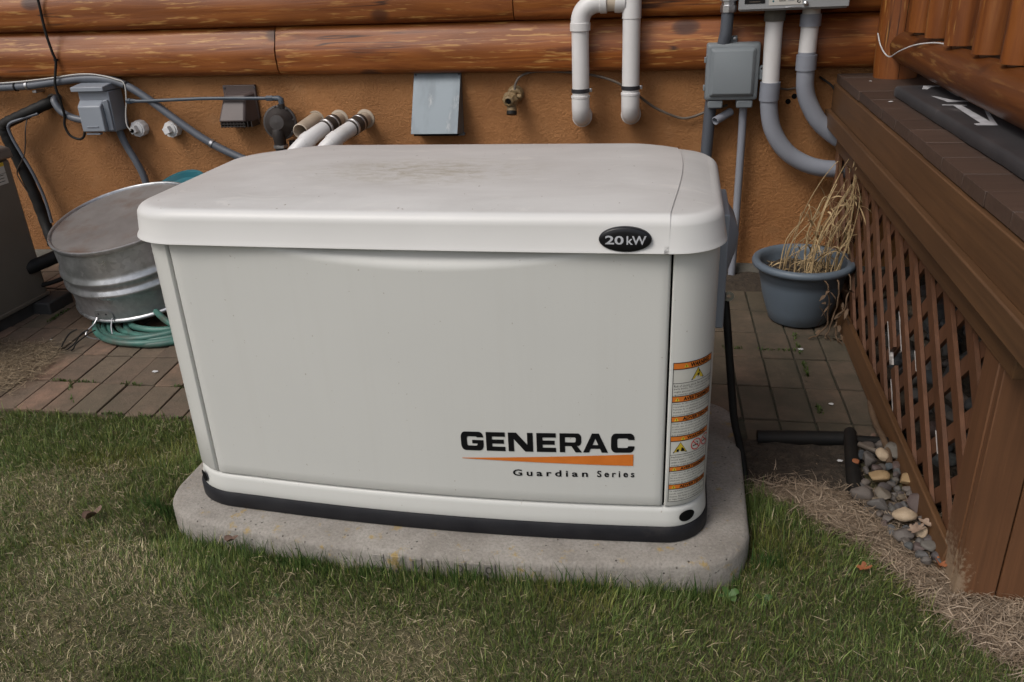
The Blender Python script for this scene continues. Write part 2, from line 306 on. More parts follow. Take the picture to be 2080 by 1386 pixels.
# ------------------------------------------------------------------ mesh helpers
def catmull(P, n=6, closed=False):
    P = [Vector(p) for p in P]; out = []; N = len(P)
    rg = range(N if closed else N - 1)
    for i in rg:
        if closed: a, b, c, d = P[(i - 1) % N], P[i], P[(i + 1) % N], P[(i + 2) % N]
        else: a, b, c, d = P[max(i - 1, 0)], P[i], P[i + 1], P[min(i + 2, N - 1)]
        for k in range(n):
            t = k / n; out.append(.5 * ((2 * b) + (c - a) * t + (2 * a - 5 * b + 4 * c - d) * t * t + (3 * b - a - 3 * c + d) * t ** 3))
    if not closed: out.append(P[-1])
    return out
def wloc(o):
    v = Vector((0, 0, 0))
    while o is not None: v = v + o.location; o = o.parent
    return v
class MB:
    def __init__(s): s.v = []; s.f = []
    def add(s, V, F):
        n = len(s.v); s.v += [tuple(p) for p in V]; s.f += [tuple(i + n for i in f) for f in F]; return s
    def box(s, x0, x1, y0, y1, z0, z1):
        return s.add([(x0, y0, z0), (x1, y0, z0), (x1, y1, z0), (x0, y1, z0), (x0, y0, z1), (x1, y0, z1), (x1, y1, z1), (x0, y1, z1)],
                     [(0, 3, 2, 1), (4, 5, 6, 7), (0, 1, 5, 4), (1, 2, 6, 5), (2, 3, 7, 6), (3, 0, 4, 7)])
    def obox(s, c, a, b, d):
        c, a, b, d = map(Vector, (c, a, b, d)); V = [c + i * a + j * b + k * d for k in (-1, 1) for i, j in ((-1, -1), (1, -1), (1, 1), (-1, 1))]
        return s.add(V, [(0, 3, 2, 1), (4, 5, 6, 7), (0, 1, 5, 4), (1, 2, 6, 5), (2, 3, 7, 6), (3, 0, 4, 7)])
    def rings(s, R, closed=True, cap0=False, cap1=False, loop=False):
        n = len(R[0]); V = [p for r in R for p in r]; F = []
        m = len(R)
        for i in range(m if loop else m - 1):
            for j in range(n if closed else n - 1):
                a = i * n + j; b = i * n + (j + 1) % n; c = ((i + 1) % m) * n + (j + 1) % n; d = ((i + 1) % m) * n + j
                F.append((a, b, c, d))
        if cap0: F.append(tuple(range(n - 1, -1, -1)))
        if cap1: F.append(tuple(range((m - 1) * n, m * n)))
        return s.add(V, F)
    def tube(s, P, r, seg=12, caps=True, closed=False, flat=1.0):
        P = [Vector(p) for p in P]; N = len(P); R = []; up = None
        for i in range(N):
            if closed: t = P[(i + 1) % N] - P[i - 1]
            else: t = P[min(i + 1, N - 1)] - P[max(i - 1, 0)]
            t.normalize()
            if up is None:
                up = Vector((0, 0, 1)) if abs(t.z) < .9 else Vector((1, 0, 0))
            u = (up - t * up.dot(t)); u.normalize(); up = u; v = t.cross(u)
            rr = r[i] if isinstance(r, (list, tuple)) else r
            R.append([P[i] + (u * math.cos(a) + v * math.sin(a) * flat) * rr for a in [2 * PI * k / seg for k in range(seg)]])
        return s.rings(R, True, caps and not closed, caps and not closed, loop=closed)
    def lathe(s, prof, o, ax=(0, 0, 1), seg=28, cap0=False, cap1=False):
        ax = Vector(ax).normalized(); u = ax.orthogonal().normalized(); v = ax.cross(u); o = Vector(o)
        R = [[o + ax * z + (u * math.cos(a) + v * math.sin(a)) * r for a in [2 * PI * k / seg for k in range(seg)]] for r, z in prof]
        return s.rings(R, True, cap0, cap1)
    def obj(s, name, m, parent=None, ang=35, bev=0, fix=True, bseg=2):
        off = None
        if parent is None:
            A = np.array(s.v); off = Vector(((A[:, 0].min() + A[:, 0].max()) / 2, (A[:, 1].min() + A[:, 1].max()) / 2, A[:, 2].min()))
        else: off = wloc(parent)
        me = bpy.data.meshes.new(name); me.from_pydata([tuple(Vector(p) - off) for p in s.v], [], s.f)
        if fix:
            bm = bmesh.new(); bm.from_mesh(me); bmesh.ops.recalc_face_normals(bm, faces=bm.faces); bm.to_mesh(me); bm.free()
        me.materials.append(m); me.update()
        me.shade_smooth(); me.set_sharp_from_angle(angle=math.radians(ang))
        o = bpy.data.objects.new(name, me); COL.objects.link(o)
        if parent is None: o.location = off
        else: o.parent = parent
        if bev:
            b = o.modifiers.new('edge', 'BEVEL'); b.width = bev; b.segments = bseg; b.limit_method = 'ANGLE'; b.angle_limit = math.radians(40)
        return o
def tag(o, label=None, cat=None, group=None, kind=None):
    if label: o['label'] = label
    if cat: o['category'] = cat
    if group: o['group'] = group
    if kind: o['kind'] = kind
    return o
def thing(name, loc, label, cat, group=None):
    o = bpy.data.objects.new(name, None); COL.objects.link(o); o.location = loc; o.empty_display_size = .05
    return tag(o, label, cat, group)
def place(name, me, loc, parent=None, rot=(0, 0, 0), scale=(1, 1, 1)):
    o = bpy.data.objects.new(name, me); COL.objects.link(o); o.rotation_euler = rot; o.scale = scale
    if parent is not None: o.parent = parent; o.location = Vector(loc) - wloc(parent)
    else: o.location = loc
    return o
def text_vf(s, size=1., offset=0., spacing=1., res=3):
    cu = bpy.data.curves.new('t', 'FONT'); cu.body = s; cu.size = size; cu.offset = offset; cu.space_character = spacing; cu.resolution_u = res; cu.fill_mode = 'FRONT'
    o = bpy.data.objects.new('t', cu); COL.objects.link(o); bpy.context.view_layer.update()
    me = bpy.data.meshes.new_from_object(o.evaluated_get(bpy.context.evaluated_depsgraph_get()))
    V = np.array([v.co[:] for v in me.vertices]); F = [tuple(p.vertices) for p in me.polygons]
    bpy.data.objects.remove(o); bpy.data.curves.remove(cu); bpy.data.meshes.remove(me)
    return V, F
def fit(V, x0, x1, y0, y1):
    a = V.min(0); b = V.max(0); U = V.copy(); U[:, 0] = x0 + (V[:, 0] - a[0]) / (b[0] - a[0]) * (x1 - x0); U[:, 1] = y0 + (V[:, 1] - a[1]) / (b[1] - a[1]) * (y1 - y0); return U
def poly_vf(loops):
    cu = bpy.data.curves.new('p', 'CURVE'); cu.dimensions = '2D'; cu.fill_mode = 'FRONT'
    for L in loops:
        sp = cu.splines.new('POLY'); sp.points.add(len(L) - 1); sp.use_cyclic_u = True
        for q, p in zip(sp.points, L): q.co = (p[0], p[1], 0, 1)
    o = bpy.data.objects.new('p', cu); COL.objects.link(o); bpy.context.view_layer.update()
    me = bpy.data.meshes.new_from_object(o.evaluated_get(bpy.context.evaluated_depsgraph_get()))
    V = np.array([v.co[:] for v in me.vertices]); F = [tuple(p.vertices) for p in me.polygons]
    bpy.data.objects.remove(o); bpy.data.curves.remove(cu); bpy.data.meshes.remove(me)
    return V, F
def arc(cx, cy, r, a0, a1, n=6): return [(cx + r * math.cos(math.radians(a0 + (a1 - a0) * i / n)), cy + r * math.sin(math.radians(a0 + (a1 - a0) * i / n))) for i in range(n + 1)]
def smooth(t): t = max(0., min(1., t)); return t * t * (3 - 2 * t)
# ------------------------------------------------------------------ ground
WY = 2.06
g = MB(); n = 90
xs = np.concatenate([[-60, -20, -8], np.linspace(-3.2, 2.2, n), [6, 20, 60]]); ys = np.concatenate([[-60, -20, -6], np.linspace(-1.6, 2.2, 70), [6, 20, 60]])
V = []
for y in ys:
    for x in xs:
        z = -.012
        if abs(x) < 4 and -2 < y < 2.2: z += .012 * mnoise.noise((x * 2.2, y * 2.2, 0)) + .006 * mnoise.noise((x * 7, y * 7, 3))
        if y > .53 and x < -.62: z = -.06 if y > .60 else min(z, -.014)
        if .62 < x < 1.2 and y > .60: z = -.05
        if abs(x) < .72 and -.1 < y: z = -.05
        if y < .55: z += .054 * smooth((.55 - y) / .4) * smooth((1.08 - x) / .3) * smooth((x + 1.5) / .6) * smooth((y + .6) / .35)
        if x > .70 and y < .6: z += .008 * smooth((x - .7) / .3)
        V.append((x, y, z))
F = [(j * len(xs) + i, j * len(xs) + i + 1, (j + 1) * len(xs) + i + 1, (j + 1) * len(xs) + i) for j in range(len(ys) - 1) for i in range(len(xs) - 1)]
ground = tag(g.add(V, F).obj('ground', MT['ground'], fix=False, ang=180), kind='structure')

# ------------------------------------------------------------------ patio of clay pavers
pat = MB().box(-3.0, -.60, .562, WY, -.07, -.012).box(-.60, .62, .72, WY, -.07, -.0125).box(.62, 1.145, .632, WY, -.07, -.012)
patio = tag(pat.obj('patio', MT['sand']), kind='structure')
pm = []
for k in range(5):
    b = MB(); b.box(-.5, .5, -.5, .5, -.05, 0)
    bm = bmesh.new(); me = bpy.data.meshes.new('paver')
    for p in b.v: bm.verts.new(p)
    bm.verts.ensure_lookup_table()
    for f in b.f: bm.faces.new([bm.verts[i] for i in f])
    # real size, softly worn edges
    bmesh.ops.scale(bm, vec=(.0995, .2055, 1), verts=bm.verts)
    top = [e for e in bm.edges if all(v.co.z > -.001 for v in e.verts)] + [e for e in bm.edges if abs(e.verts[0].co.z - e.verts[1].co.z) > .01]
    bmesh.ops.bevel(bm, geom=top, offset=.0035, segments=2, affect='EDGES', profile=.6)
    for v in bm.verts:
        v.co += Vector((mnoise.noise(v.co * 60 + Vector((k * 9, 0, 0))), mnoise.noise(v.co * 60 + Vector((0, k * 9, 0))), 0)) * .0012
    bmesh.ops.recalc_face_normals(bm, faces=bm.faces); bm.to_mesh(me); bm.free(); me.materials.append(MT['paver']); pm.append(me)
rows = [(.555, .760), (.762, .975), (.978, 1.190), (1.193, 1.405), (1.408, 1.62), (1.623, 1.835), (1.838, 2.045)]
for k in range(-17, 24):
    for r, (a, b) in enumerate(rows):
        yc = (a + b) / 2; x0 = -1.249 + .1045 * k; sl_ = -.10 + .034 * (x0 + 1.25)
        xc = x0 + .052 + sl_ * (yc - .76)
        if xc > 1.15 or xc < -3.0: continue
        if r == 0 and -.72 < xc < .74: continue
        if xc > .6 and r == 6: continue
        if k == -17 + 0 and r == 0: continue
        wscale = 1 + .034 * (yc - .76)
        z = .004 * mnoise.noise((xc * 3, yc * 3, 0)) + random.uniform(-.0018, .0018) - .003
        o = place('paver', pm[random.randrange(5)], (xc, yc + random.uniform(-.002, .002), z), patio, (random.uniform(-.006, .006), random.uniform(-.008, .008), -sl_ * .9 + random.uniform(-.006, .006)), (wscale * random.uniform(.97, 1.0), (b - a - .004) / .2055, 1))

# bare soil between the last pavers and the wall
sm_ = MB(); nx_s, ny_s = 60, 12; V = []
for j in range(ny_s + 1):
    for i in range(nx_s + 1):
        x = .40 + .78 * i / nx_s; y = 1.82 + .25 * j / ny_s; e = min(1, j / 3.) * min(1, i / 4.)
        V.append((x, y, -.02 + e * (.026 + .012 * mnoise.noise((x * 14, y * 14, 2)) + .008 * mnoise.noise((x * 40, y * 40, 4)))))
soil_strip = tag(sm_.add(V, [(j * (nx_s + 1) + i, j * (nx_s + 1) + i + 1, (j + 1) * (nx_s + 1) + i + 1, (j + 1) * (nx_s + 1) + i) for j in range(ny_s) for i in range(nx_s)]).obj('soil_strip', MT['soil'], fix=False, ang=180), kind='structure')
# dark bare earth behind the straw, in front of the black edging
sp_ = MB(); V = []; nx_s, ny_s = 44, 30
for j in range(ny_s + 1):
    for i in range(nx_s + 1):
        x = .66 + .40 * i / nx_s; y = .33 + .30 * j / ny_s; e = min(1, min(j, ny_s - j + 3) / 5.) * min(1, min(i, nx_s - i) / 5.)
        V.append((x, y, -.03 + e * (.045 + .014 * mnoise.noise((x * 12, y * 12, 6)) + .010 * mnoise.noise((x * 38, y * 38, 4)))))
tag(sp_.add(V, [(j * (nx_s + 1) + i, j * (nx_s + 1) + i + 1, (j + 1) * (nx_s + 1) + i + 1, (j + 1) * (nx_s + 1) + i) for j in range(ny_s) for i in range(nx_s)]).obj('bare_earth', MT['soil'], fix=False, ang=180), kind='structure')
# ------------------------------------------------------------------ log house
house = thing('log_house', (0, WY, 0), 'amber stained log house wall above an ochre stucco foundation', 'house')
st = MB(); nx, nz = 120, 14
V = [(-6 + 11.5 * i / nx, WY + .006 * mnoise.noise((-6 + 11.5 * i / nx, z * 2, 0)) + .003 * mnoise.noise((i * .9, z * 9, 5)), z) for z in np.linspace(-.06, .93, nz) for i in range(nx + 1)]
st.add(V, [(j * (nx + 1) + i, j * (nx + 1) + i + 1, (j + 1) * (nx + 1) + i + 1, (j + 1) * (nx + 1) + i) for j in range(nz - 1) for i in range(nx)])
sw_ = st.obj('stucco_wall', MT['stucco'], house, ang=180, fix=False)
so_ = sw_.modifiers.new('thick', 'SOLIDIFY'); so_.thickness = .2; so_.offset = -1
fc = MB(); P0 = []
nn = 110; Rg = []
for i in range(nn + 1):
    x = -6 + 11.5 * i / nn; h = .038 + .016 * mnoise.noise((x * 3, 0, 8)); d = .022 + .012 * mnoise.noise((x * 4, 2, 8))
    Rg.append([(x, WY + .02, -.06), (x, WY - d - .012, -.06), (x, WY - d, h - .012), (x, WY - d + .012, h), (x, WY + .02, h)])
fc.rings(Rg, False).obj('foundation_curb', MT['curb'], house, ang=60)
def log(x0, x1, k, seed):
    b = MB(); n = max(4, int((x1 - x0) / .06)); R = []
    for i in range(n + 1):
        x = x0 + (x1 - x0) * i / n; zb = .872 - .009 * (x + .8) + .2015 * k
        ring = []
        for j in range(22):
            a = PI * .5 + PI * j / 21
            ca, sa = math.cos(a), math.sin(a)
            z = zb + .1005 + math.copysign(abs(sa) ** .82, sa) * .0998
            f = (z - zb) / .2005; rd = .50 + .10 * mnoise.noise((x * .9, seed * 3.1, 7))
            dep = np.interp(f, [0, .02, .06, .14, rd - .10, rd, rd + .06, .88, .96, .99, 1.], [.002, .022, .040, .050, .0555, .0555, .0525, .026, .014, .007, .001])
            y = WY - .012 - dep
            dd = .0035 * mnoise.noise((x * 1.3, a * 1.5, seed)) + .0016 * mnoise.noise((x * 5, a * 3, seed + 4))
            e = min(i, n - i); ch = .006 if e == 0 else 0
            ring.append((x, y + ca * dd * 1.4 + ch * .8, z + sa * dd * (.3 if abs(sa) > .9 else 1)))
        ring += [(x, WY + .08, zb + .001), (x, WY + .08, zb + .2)]
        R.append(ring)
    return b.rings(R, True, True, True).obj('log', MT['logx'], house, ang=60)
seams = {0: [-1.217], 1: [-.162], 2: [-2.4, 1.9], 3: [.6], 4: [-1.5], 5: [.1, 2.5], 6: [-2.1], 7: [1.2], 8: [-.7]}
for k in range(9):
    xs_ = [-6.] + seams[k] + [5.5]
    for i in range(len(xs_) - 1): log(xs_[i] + (.0022 if i else 0), xs_[i + 1] - .0022, k, k * 7 + i)
# caulk line that shows dark at the log joints
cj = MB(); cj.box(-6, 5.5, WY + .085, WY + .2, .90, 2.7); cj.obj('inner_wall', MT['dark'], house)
MT['soffit'] = M('soffit_wood', (.20, .09, .035), (.15, .065, .025), 5, rough=.6)
rf = MB().add([(-6.6, 1.62, 2.72), (.70, 1.62, 2.72), (.70, 4.0, 3.5), (-6.6, 4.0, 3.5), (-6.6, 1.62, 2.86), (.70, 1.62, 2.86), (.70, 4.0, 3.64), (-6.6, 4.0, 3.64)],
              [(0, 3, 2, 1), (4, 5, 6, 7), (0, 1, 5, 4), (1, 2, 6, 5), (2, 3, 7, 6), (3, 0, 4, 7)])
rf.obj('roof', MT['soffit'], house)
MB().add([(.72, -.35, 2.36), (5.5, -.35, 2.36), (5.5, 4.0, 3.1), (.72, 4.0, 3.1), (.72, -.35, 2.50), (5.5, -.35, 2.50), (5.5, 4.0, 3.24), (.72, 4.0, 3.24)],
         [(0, 3, 2, 1), (4, 5, 6, 7), (0, 1, 5, 4), (1, 2, 6, 5), (2, 3, 7, 6), (3, 0, 4, 7)]).obj('unseen_porch_roof', MT['soffit'], house)  # unseen roof over the deck, lowered and extended to shade the right side

# ------------------------------------------------------------------ concrete pad
PX, PY0, PY1, PH = .706, -.052, .700, .088
def pad_ring(off, z, r=.15):
    X = PX + off; pts = []
    n = 26
    for i in range(n + 1):
        x = -(X - r) + 2 * (X - r) * i / n; pts.append((x, PY0 - off - .048 * (1 - (x / (X - r)) ** 2), z))
    for i in range(1, 12):
        a = -90 + 90 * i / 12; pts.append((X - r + r * math.cos(math.radians(a)), PY0 - off + r + r * math.sin(math.radians(a)), z))
    rb = .12
    for i in range(13):
        a = 90 * i / 12; pts.append((X - rb + rb * math.cos(math.radians(a)), PY1 + off - rb + rb * math.sin(math.radians(a)), z))
    for i in range(13):
        a = 90 + 90 * i / 12; pts.append((-X + rb + rb * math.cos(math.radians(a)), PY1 + off - rb + rb * math.sin(math.radians(a)), z))
    for i in range(12):
        a = 180 + 90 * i / 12; pts.append((-X + r + r * math.cos(math.radians(a)), PY0 - off + r + r * math.sin(math.radians(a)), z))
    return [(x if x > -.5 else -.5 + (x + .5) * 1.12, y, z) for x, y, z in pts]
pad = thing('concrete_pad', (0, .3, 0), 'pale concrete slab with rounded corners under the generator', 'pad')
pb = MB(); pb.rings([pad_ring(.0, -.05), pad_ring(.0, PH - .014), pad_ring(-.004, PH - .005), pad_ring(-.014, PH), pad_ring(-.12, PH)], True, False, True)
pb.obj('slab', MT['concrete'], pad, ang=60)
def padfront(x): return PY0 - .048 * (1 - (x / .55) ** 2)
tl = 0
for x, ch in ((-.120, ''), (-.075, ''), (-.030, 'L'), (.008, ''), (.072, 'D'), (.103, ''), (.138, 'O')):
    b = MB(); hw = .014
    b.box(x - hw, x + hw, padfront(x) - .0035, padfront(x) + .02, .040, .0795)
    t_ = b.obj('letter_tile', MT['concrete'], pad, bev=.002)
    if ch:
        Vt, Ft = text_vf(ch, 1, .02); Vt = fit(Vt, x - .008, x + .008, .052, .074)
        MB().add([(u, padfront(x) - .0043, v) for u, v, _ in Vt], Ft).obj('embossed_letter', MT['curb'], t_, fix=False)
# ------------------------------------------------------------------ generator
GZ = PH
gen = thing('standby_generator', (0, .3, GZ), 'large cream standby generator with black base standing on the concrete pad', 'generator')
BX, BY0, BY1, BR, BOW = .600, .022, .620, .095, .022
def body_outline(off=0., bow=BOW, r=BR):
    pts = []; c = BX - r
    xs_ = sorted(set([round(-c + 2 * c * i / 44, 5) for i in range(45)]))
    pts = [(x, BY0 - bow * (1 - (x / c) ** 2)) for x in xs_]
    sl0 = math.degrees(math.atan(2 * bow / c))
    for i in range(1, 15):
        a = -90 + 90 * i / 14; pts.append((c + r * math.cos(math.radians(a)), BY0 + r + r * math.sin(math.radians(a))))
    for i in range(1, 9): pts.append((BX, BY0 + r + (BY1 - .06 - BY0 - r) * i / 8))
    for i in range(1, 9):
        a = 90 * i / 8; pts.append((BX - .06 + .06 * math.cos(math.radians(a)), BY1 - .06 + .06 * math.sin(math.radians(a))))
    for i in range(1, 9): pts.append((BX - .06 - (2 * BX - .12) * i / 8, BY1))
    for i in range(1, 9):
        a = 90 + 90 * i / 8; pts.append((-BX + .06 + .06 * math.cos(math.radians(a)), BY1 - .06 + .06 * math.sin(math.radians(a))))
    for i in range(1, 9): pts.append((-BX, BY1 - .06 - (BY1 - .06 - BY0 - r) * i / 8))
    for i in range(1, 14):
        a = 180 + 90 * i / 14; pts.append((-c + r * math.cos(math.radians(a)), BY0 + r + r * math.sin(math.radians(a))))
    if off:
        out = []; N = len(pts)
        for i in range(N):
            t = Vector(pts[(i + 1) % N]) - Vector(pts[i - 1]); t.normalize(); out.append((pts[i][0] + t.y * off, pts[i][1] - t.x * off))
        pts = out
    return pts
def ringz(off, z): return [(x, y, z) for x, y in body_outline(off)]
def yfront(x): return BY0 - BOW * (1 - (x / (BX - BR)) ** 2) if abs(x) <= BX - BR else BY0
# black plastic base
MB().rings([ringz(.006, GZ), ringz(.010, GZ + .004), ringz(.010, GZ + .034), ringz(.006, GZ + .041), ringz(-.03, GZ + .042)], True, True, True).obj('base_frame', MT['blackbase'], gen, ang=50)
# cream skirt that flares over the base
SK = MB(); SK.rings([ringz(-.01, GZ + .040), ringz(.004, GZ + .0415), ringz(.0055, GZ + .046), ringz(.004, GZ + .060), ringz(.001, GZ + .078), ringz(-.001, GZ + .086), ringz(-.006, GZ + .089), ringz(-.05, GZ + .0895)], True, False, True)
SK.obj('bottom_skirt', MT['cream'], gen, ang=60)
# dark inner body seen through the panel gaps
MB().rings([ringz(-.012, GZ + .08), ringz(-.012, .69), ringz(-.04, .695), ringz(-.04, .775)], True, True, True).obj('inner_frame', MT['dark'], gen)
# front panel with the hand recess under the lid
XL, XR, ZB, ZT = -.5350, .5078, GZ + .0925, .785
cols = [XL, XL + .002, XL + .006] + list(np.linspace(XL + .02, XR - .02, 50)) + [XR - .006, XR - .002, XR]
rws = [ZB, ZB + .002, ZB + .006] + list(np.linspace(ZB + .03, .68, 12)) + list(np.linspace(.692, ZT, 22))
fp = MB(); V = []
def panel_y(x, z):
    y = yfront(max(-.505, min(.505, x))) - .002
    if x < -.505: y += .5 * (x + .505) ** 2 / BR
    a = .727 + .043 * ((x - .02) / .39) ** 2
    if z > a: y += .017 * smooth((z - a) / .040)
    return y
for z in rws:
    for x in cols:
        e = min(x - XL, XR - x, z - ZB); d = .0035 * (1 - smooth(e / .006)) + (.010 if e < 1e-6 else 0)
        V.append((x, panel_y(x, z) + d, z))
nc = len(cols)
fp.add(V, [(j * nc + i, j * nc + i + 1, (j + 1) * nc + i + 1, (j + 1) * nc + i) for j in range(len(rws) - 1) for i in range(nc - 1)])
fp.obj('front_panel', MT['cream'], gen, ang=60, fix=False)
# corner panels wrapping the sides
O0 = body_outline(0.)
def seg_outline(xs0, right=True):
    """points of the outline from seam x to the back corner"""
    idx = [i for i, p in enumerate(O0)]
    pts = []
    if right:
        start = [i for i, p in enumerate(O0) if p[0] > xs0 and p[1] < .1][0]
        pts = [(xs0, yfront(min(xs0, .505)))] + O0[start:start + 40]
        pts = [p for p in pts if not (p[1] > BY1 - .001)]
    else:
        L = [p for p in O0 if p[0] < xs0 and p[1] < BY1 - .001]
        front = sorted([p for p in L if p[1] < BY0 + BR + .001], key=lambda p: (round(p[1], 4), -p[0]))
        side = sorted([p for p in L if p[1] >= BY0 + BR + .001], key=lambda p: p[1])
        y0 = BY0 + BR - math.sqrt(max(0, BR ** 2 - (abs(xs0) - (BX - BR)) ** 2))
        pts = [(xs0, y0)] + front + side
    return pts
def side_panel(pts, name):
    b = MB(); R = []
    N = len(pts)
    zz = [ZB, ZB + .002, ZB + .006, .3, .5, .7, .779]
    for z in zz:
        ring = []
        for i, p in enumerate(pts):
            t = Vector(pts[min(i + 1, N - 1)]) - Vector(pts[max(i - 1, 0)]); t.normalize()
            nrm = Vector((t.y, -t.x)); 
            if nrm.dot(Vector((p[0], p[1] - .3))) < 0: nrm = -nrm
            d = .002 - .0035 * (1 - smooth((z - ZB) / .006)) - (.01 if z == ZB else 0)
            ring.append((p[0] + nrm.x * d, p[1] + nrm.y * d, z))
        p0, p1 = Vector(ring[0]), Vector(ring[1]); dr = (p1 - p0).normalized()
        inn = Vector((0, 1, 0))
        ring = [tuple(p0 + inn * .012), tuple(p0 + inn * .0035)] + [tuple(p0 + dr * .003)] + ring[1:]
        R.append(ring)
    return b.rings(R, False).obj(name, MT['cream'], gen, ang=50)
rp = seg_outline(.5115, True); lp = seg_outline(-.5378, False)
side_panel(rp, 'corner_panel'); side_panel(lp, 'corner_panel')
MB().box(-.54, .54, BY1 - .006, BY1 + .001, ZB, .775).obj('back_panel', MT['cream'], gen)
# lid
LX, LY0, LY1, LR = .612, -.004, .642, .105
def lid_ring(off, z, zr=0.):
    X = LX + off; r = LR + off * .6; c = X - r; y0 = LY0 - off; y1 = LY1 + off; pts = []; q = .155 + off * .6; d = X - q
    for i in range(31): 
        x = -c + 2 * c * i / 30; pts.append((x, y0 - .006 * (1 - (x / c) ** 2), z))
    for i in range(1, 14):
        a = math.radians(-90 + 90 * i / 14); pts.append((c + r * math.cos(a), y0 + r + r * math.sin(a), z))
    for i in range(13): pts.append((X, y0 + r + (y1 - y0 - r - q) * i / 12, z))
    for i in range(1, 14):
        a = math.radians(90 * i / 14); pts.append((d + q * math.cos(a), y1 - q + q * math.sin(a), z))
    for i in range(31): pts.append((d - 2 * d * i / 30, y1, z))
    for i in range(1, 14):
        a = math.radians(90 + 90 * i / 14); pts.append((-d + q * math.cos(a), y1 - q + q * math.sin(a), z))
    for i in range(13): pts.append((-X, y1 - q - (y1 - y0 - r - q) * i / 12, z))
    for i in range(1, 14):
        a = math.radians(180 + 90 * i / 14); pts.append((-c + r * math.cos(a), y0 + r + r * math.sin(a), z))
    return pts
def lid_mesh(drop):
    b = MB(); R = [lid_ring(-.010, .7735), lid_ring(-.001, .7715), lid_ring(.0015, .7728), lid_ring(.0005, .777), lid_ring(-.003, .785), lid_ring(-.006 - drop * .4, .822)]
    for a in (15, 30, 45, 60, 75, 88):
        q = math.radians(a); R.append(lid_ring(-.006 - drop * .4 - .026 * (1 - math.cos(q)), .822 - drop + .024 * math.sin(q)))
    base = lid_ring(-.034, .8465 - drop)
    for s in np.linspace(1., .03, 16):
        ring = []
        for x, y, z in base:
            X, Y = x * s, .319 + (y - .319) * s
            u = (Y - .319) / .32; h = .021 * (1 - u * u) + .010 * (Y / .64) * (1 - smooth((abs(X) - .44) / .16) * .8)
            hx = 1 - smooth((abs(X) - .38) / .23) * .45
            ring.append((X, Y, z + h * hx * smooth((1 - s) / .10 + .0)))
        R.append(ring)
    b.rings(R, True, False, True); return b
def cut(b, x, keep_left, name, m):
    o = b.obj(name, m, gen, ang=50); bm = bmesh.new(); bm.from_mesh(o.data)
    bmesh.ops.bisect_plane(bm, geom=bm.verts[:] + bm.edges[:] + bm.faces[:], plane_co=(x, 0, 0), plane_no=(1, 0, 0), clear_outer=keep_left, clear_inner=not keep_left)
    for v in bm.verts:
        Y = v.co.y + .3
        if v.co.z + GZ > .80: v.co.x += .020 * math.sin(PI * max(0, min(1, (Y - .02) / .6))) * smooth((v.co.x - .2) / .28) * (1 - smooth((v.co.x - .54) / .05))
    bm.to_mesh(o.data); bm.free(); return o
cut(lid_mesh(0), .503, True, 'lid', MT['lid'])
cut(lid_mesh(.0022), .494, False, 'lid_end_cap', MT['lid'])
# 20 kW badge
bd = thing_none = MB(); BC = Vector((.421, -.0035, .800)); ea, eb = .0495, .0245
def ell(k, y, n=48): return [(BC.x + ea * k * math.cos(t) , y, BC.z + eb * (k if k > .9 else k) * math.sin(t)) for t in [2 * PI * i / n for i in range(n)]]
bd.rings([ell(1, BC.y + .004), ell(1, BC.y - .003), ell(.97, BC.y - .0048), ell(.9, BC.y - .0062), ell(.6, BC.y - .0074), ell(.2, BC.y - .0078)], True, False, True)
badge = bd.obj('badge', MT['badge'], gen, ang=40)
V, F = text_vf('20', 1, .02); V = fit(V, BC.x - .037, BC.x - .0025, BC.z - .0085, BC.z + .0085)
V2, F2 = text_vf('kW', 1, .015); V2 = fit(V2, BC.x + .003, BC.x + .0395, BC.z - .0085, BC.z + .0085)
tb = MB(); by = lambda u, v: BC.y - .0083 + .0022 * min(1, ((u - BC.x) / ea) ** 2 + ((v - BC.z) / eb) ** 2)
tb.add([(u, by(u, v), v) for u, v, _ in V], F).add([(u, by(u, v), v) for u, v, _ in V2], F2).obj('badge_lettering', MT['silver'], badge, fix=False)
# maker's lettering on the front panel
def L_rr(W, H, r, n=6): return None
W_, th, tv, r_, ri = 1.5, .255, .40, .30, .10
outer_c = lambda top, bot: [(W_, top)] + arc(W_ - r_, 1 - r_, r_, 0, 90) + arc(r_, 1 - r_, r_, 90, 180) + arc(r_, r_, r_, 180, 270) + arc(W_ - r_, r_, r_, 270, 360) + [(W_, bot)]
inner_c = arc(W_ - tv - ri, th + ri, ri, 0, -90) + arc(tv + ri, th + ri, ri, 270, 180) + arc(tv + ri, 1 - th - ri, ri, 180, 90) + arc(W_ - tv - ri, 1 - th - ri, ri, 90, 0)
Gl = dict(
    C=[outer_c(.66, .34) + [(W_ - tv, .34)] + inner_c + [(W_ - tv, .66)]],
    G=[outer_c(.70, .56) + [(W_ * .50, .56), (W_ * .50, .37), (W_ - tv, .37)] + inner_c + [(W_ - tv, .70)]],
    E=[[(0, 0), (1.28, 0), (1.28, .235), (.40, .235), (.40, .39), (1.2, .39), (1.2, .61), (.40, .61), (.40, .765), (1.28, .765), (1.28, 1), (0, 1)]],
    N=[[(0, 0), (.34, 0), (.34, .66), (1.02, 0), (1.5, 0), (1.5, 1), (1.16, 1), (1.16, .36), (.50, 1), (0, 1)]],
    R=[[(0, 0), (.36, 0), (.36, .33), (.78, .33), (1.06, 0), (1.5, 0), (1.16, .345)] + arc(1.20, .58, .25, -70, 0, 5) + arc(1.20, .75, .25, 0, 90, 5) + [(0, 1)],
       [(.36, .53), (.36, .79)] + arc(1.00, .71, .08, 90, 0, 4) + arc(1.00, .61, .08, 0, -90, 4)],
    A=[[(0, 0), (.40, 0), (.52, .20), (1.13, .20), (1.25, 0), (1.66, 0), (1.05, 1), (.60, 1)], [(.635, .395), (.825, .73), (1.02, .395)]])
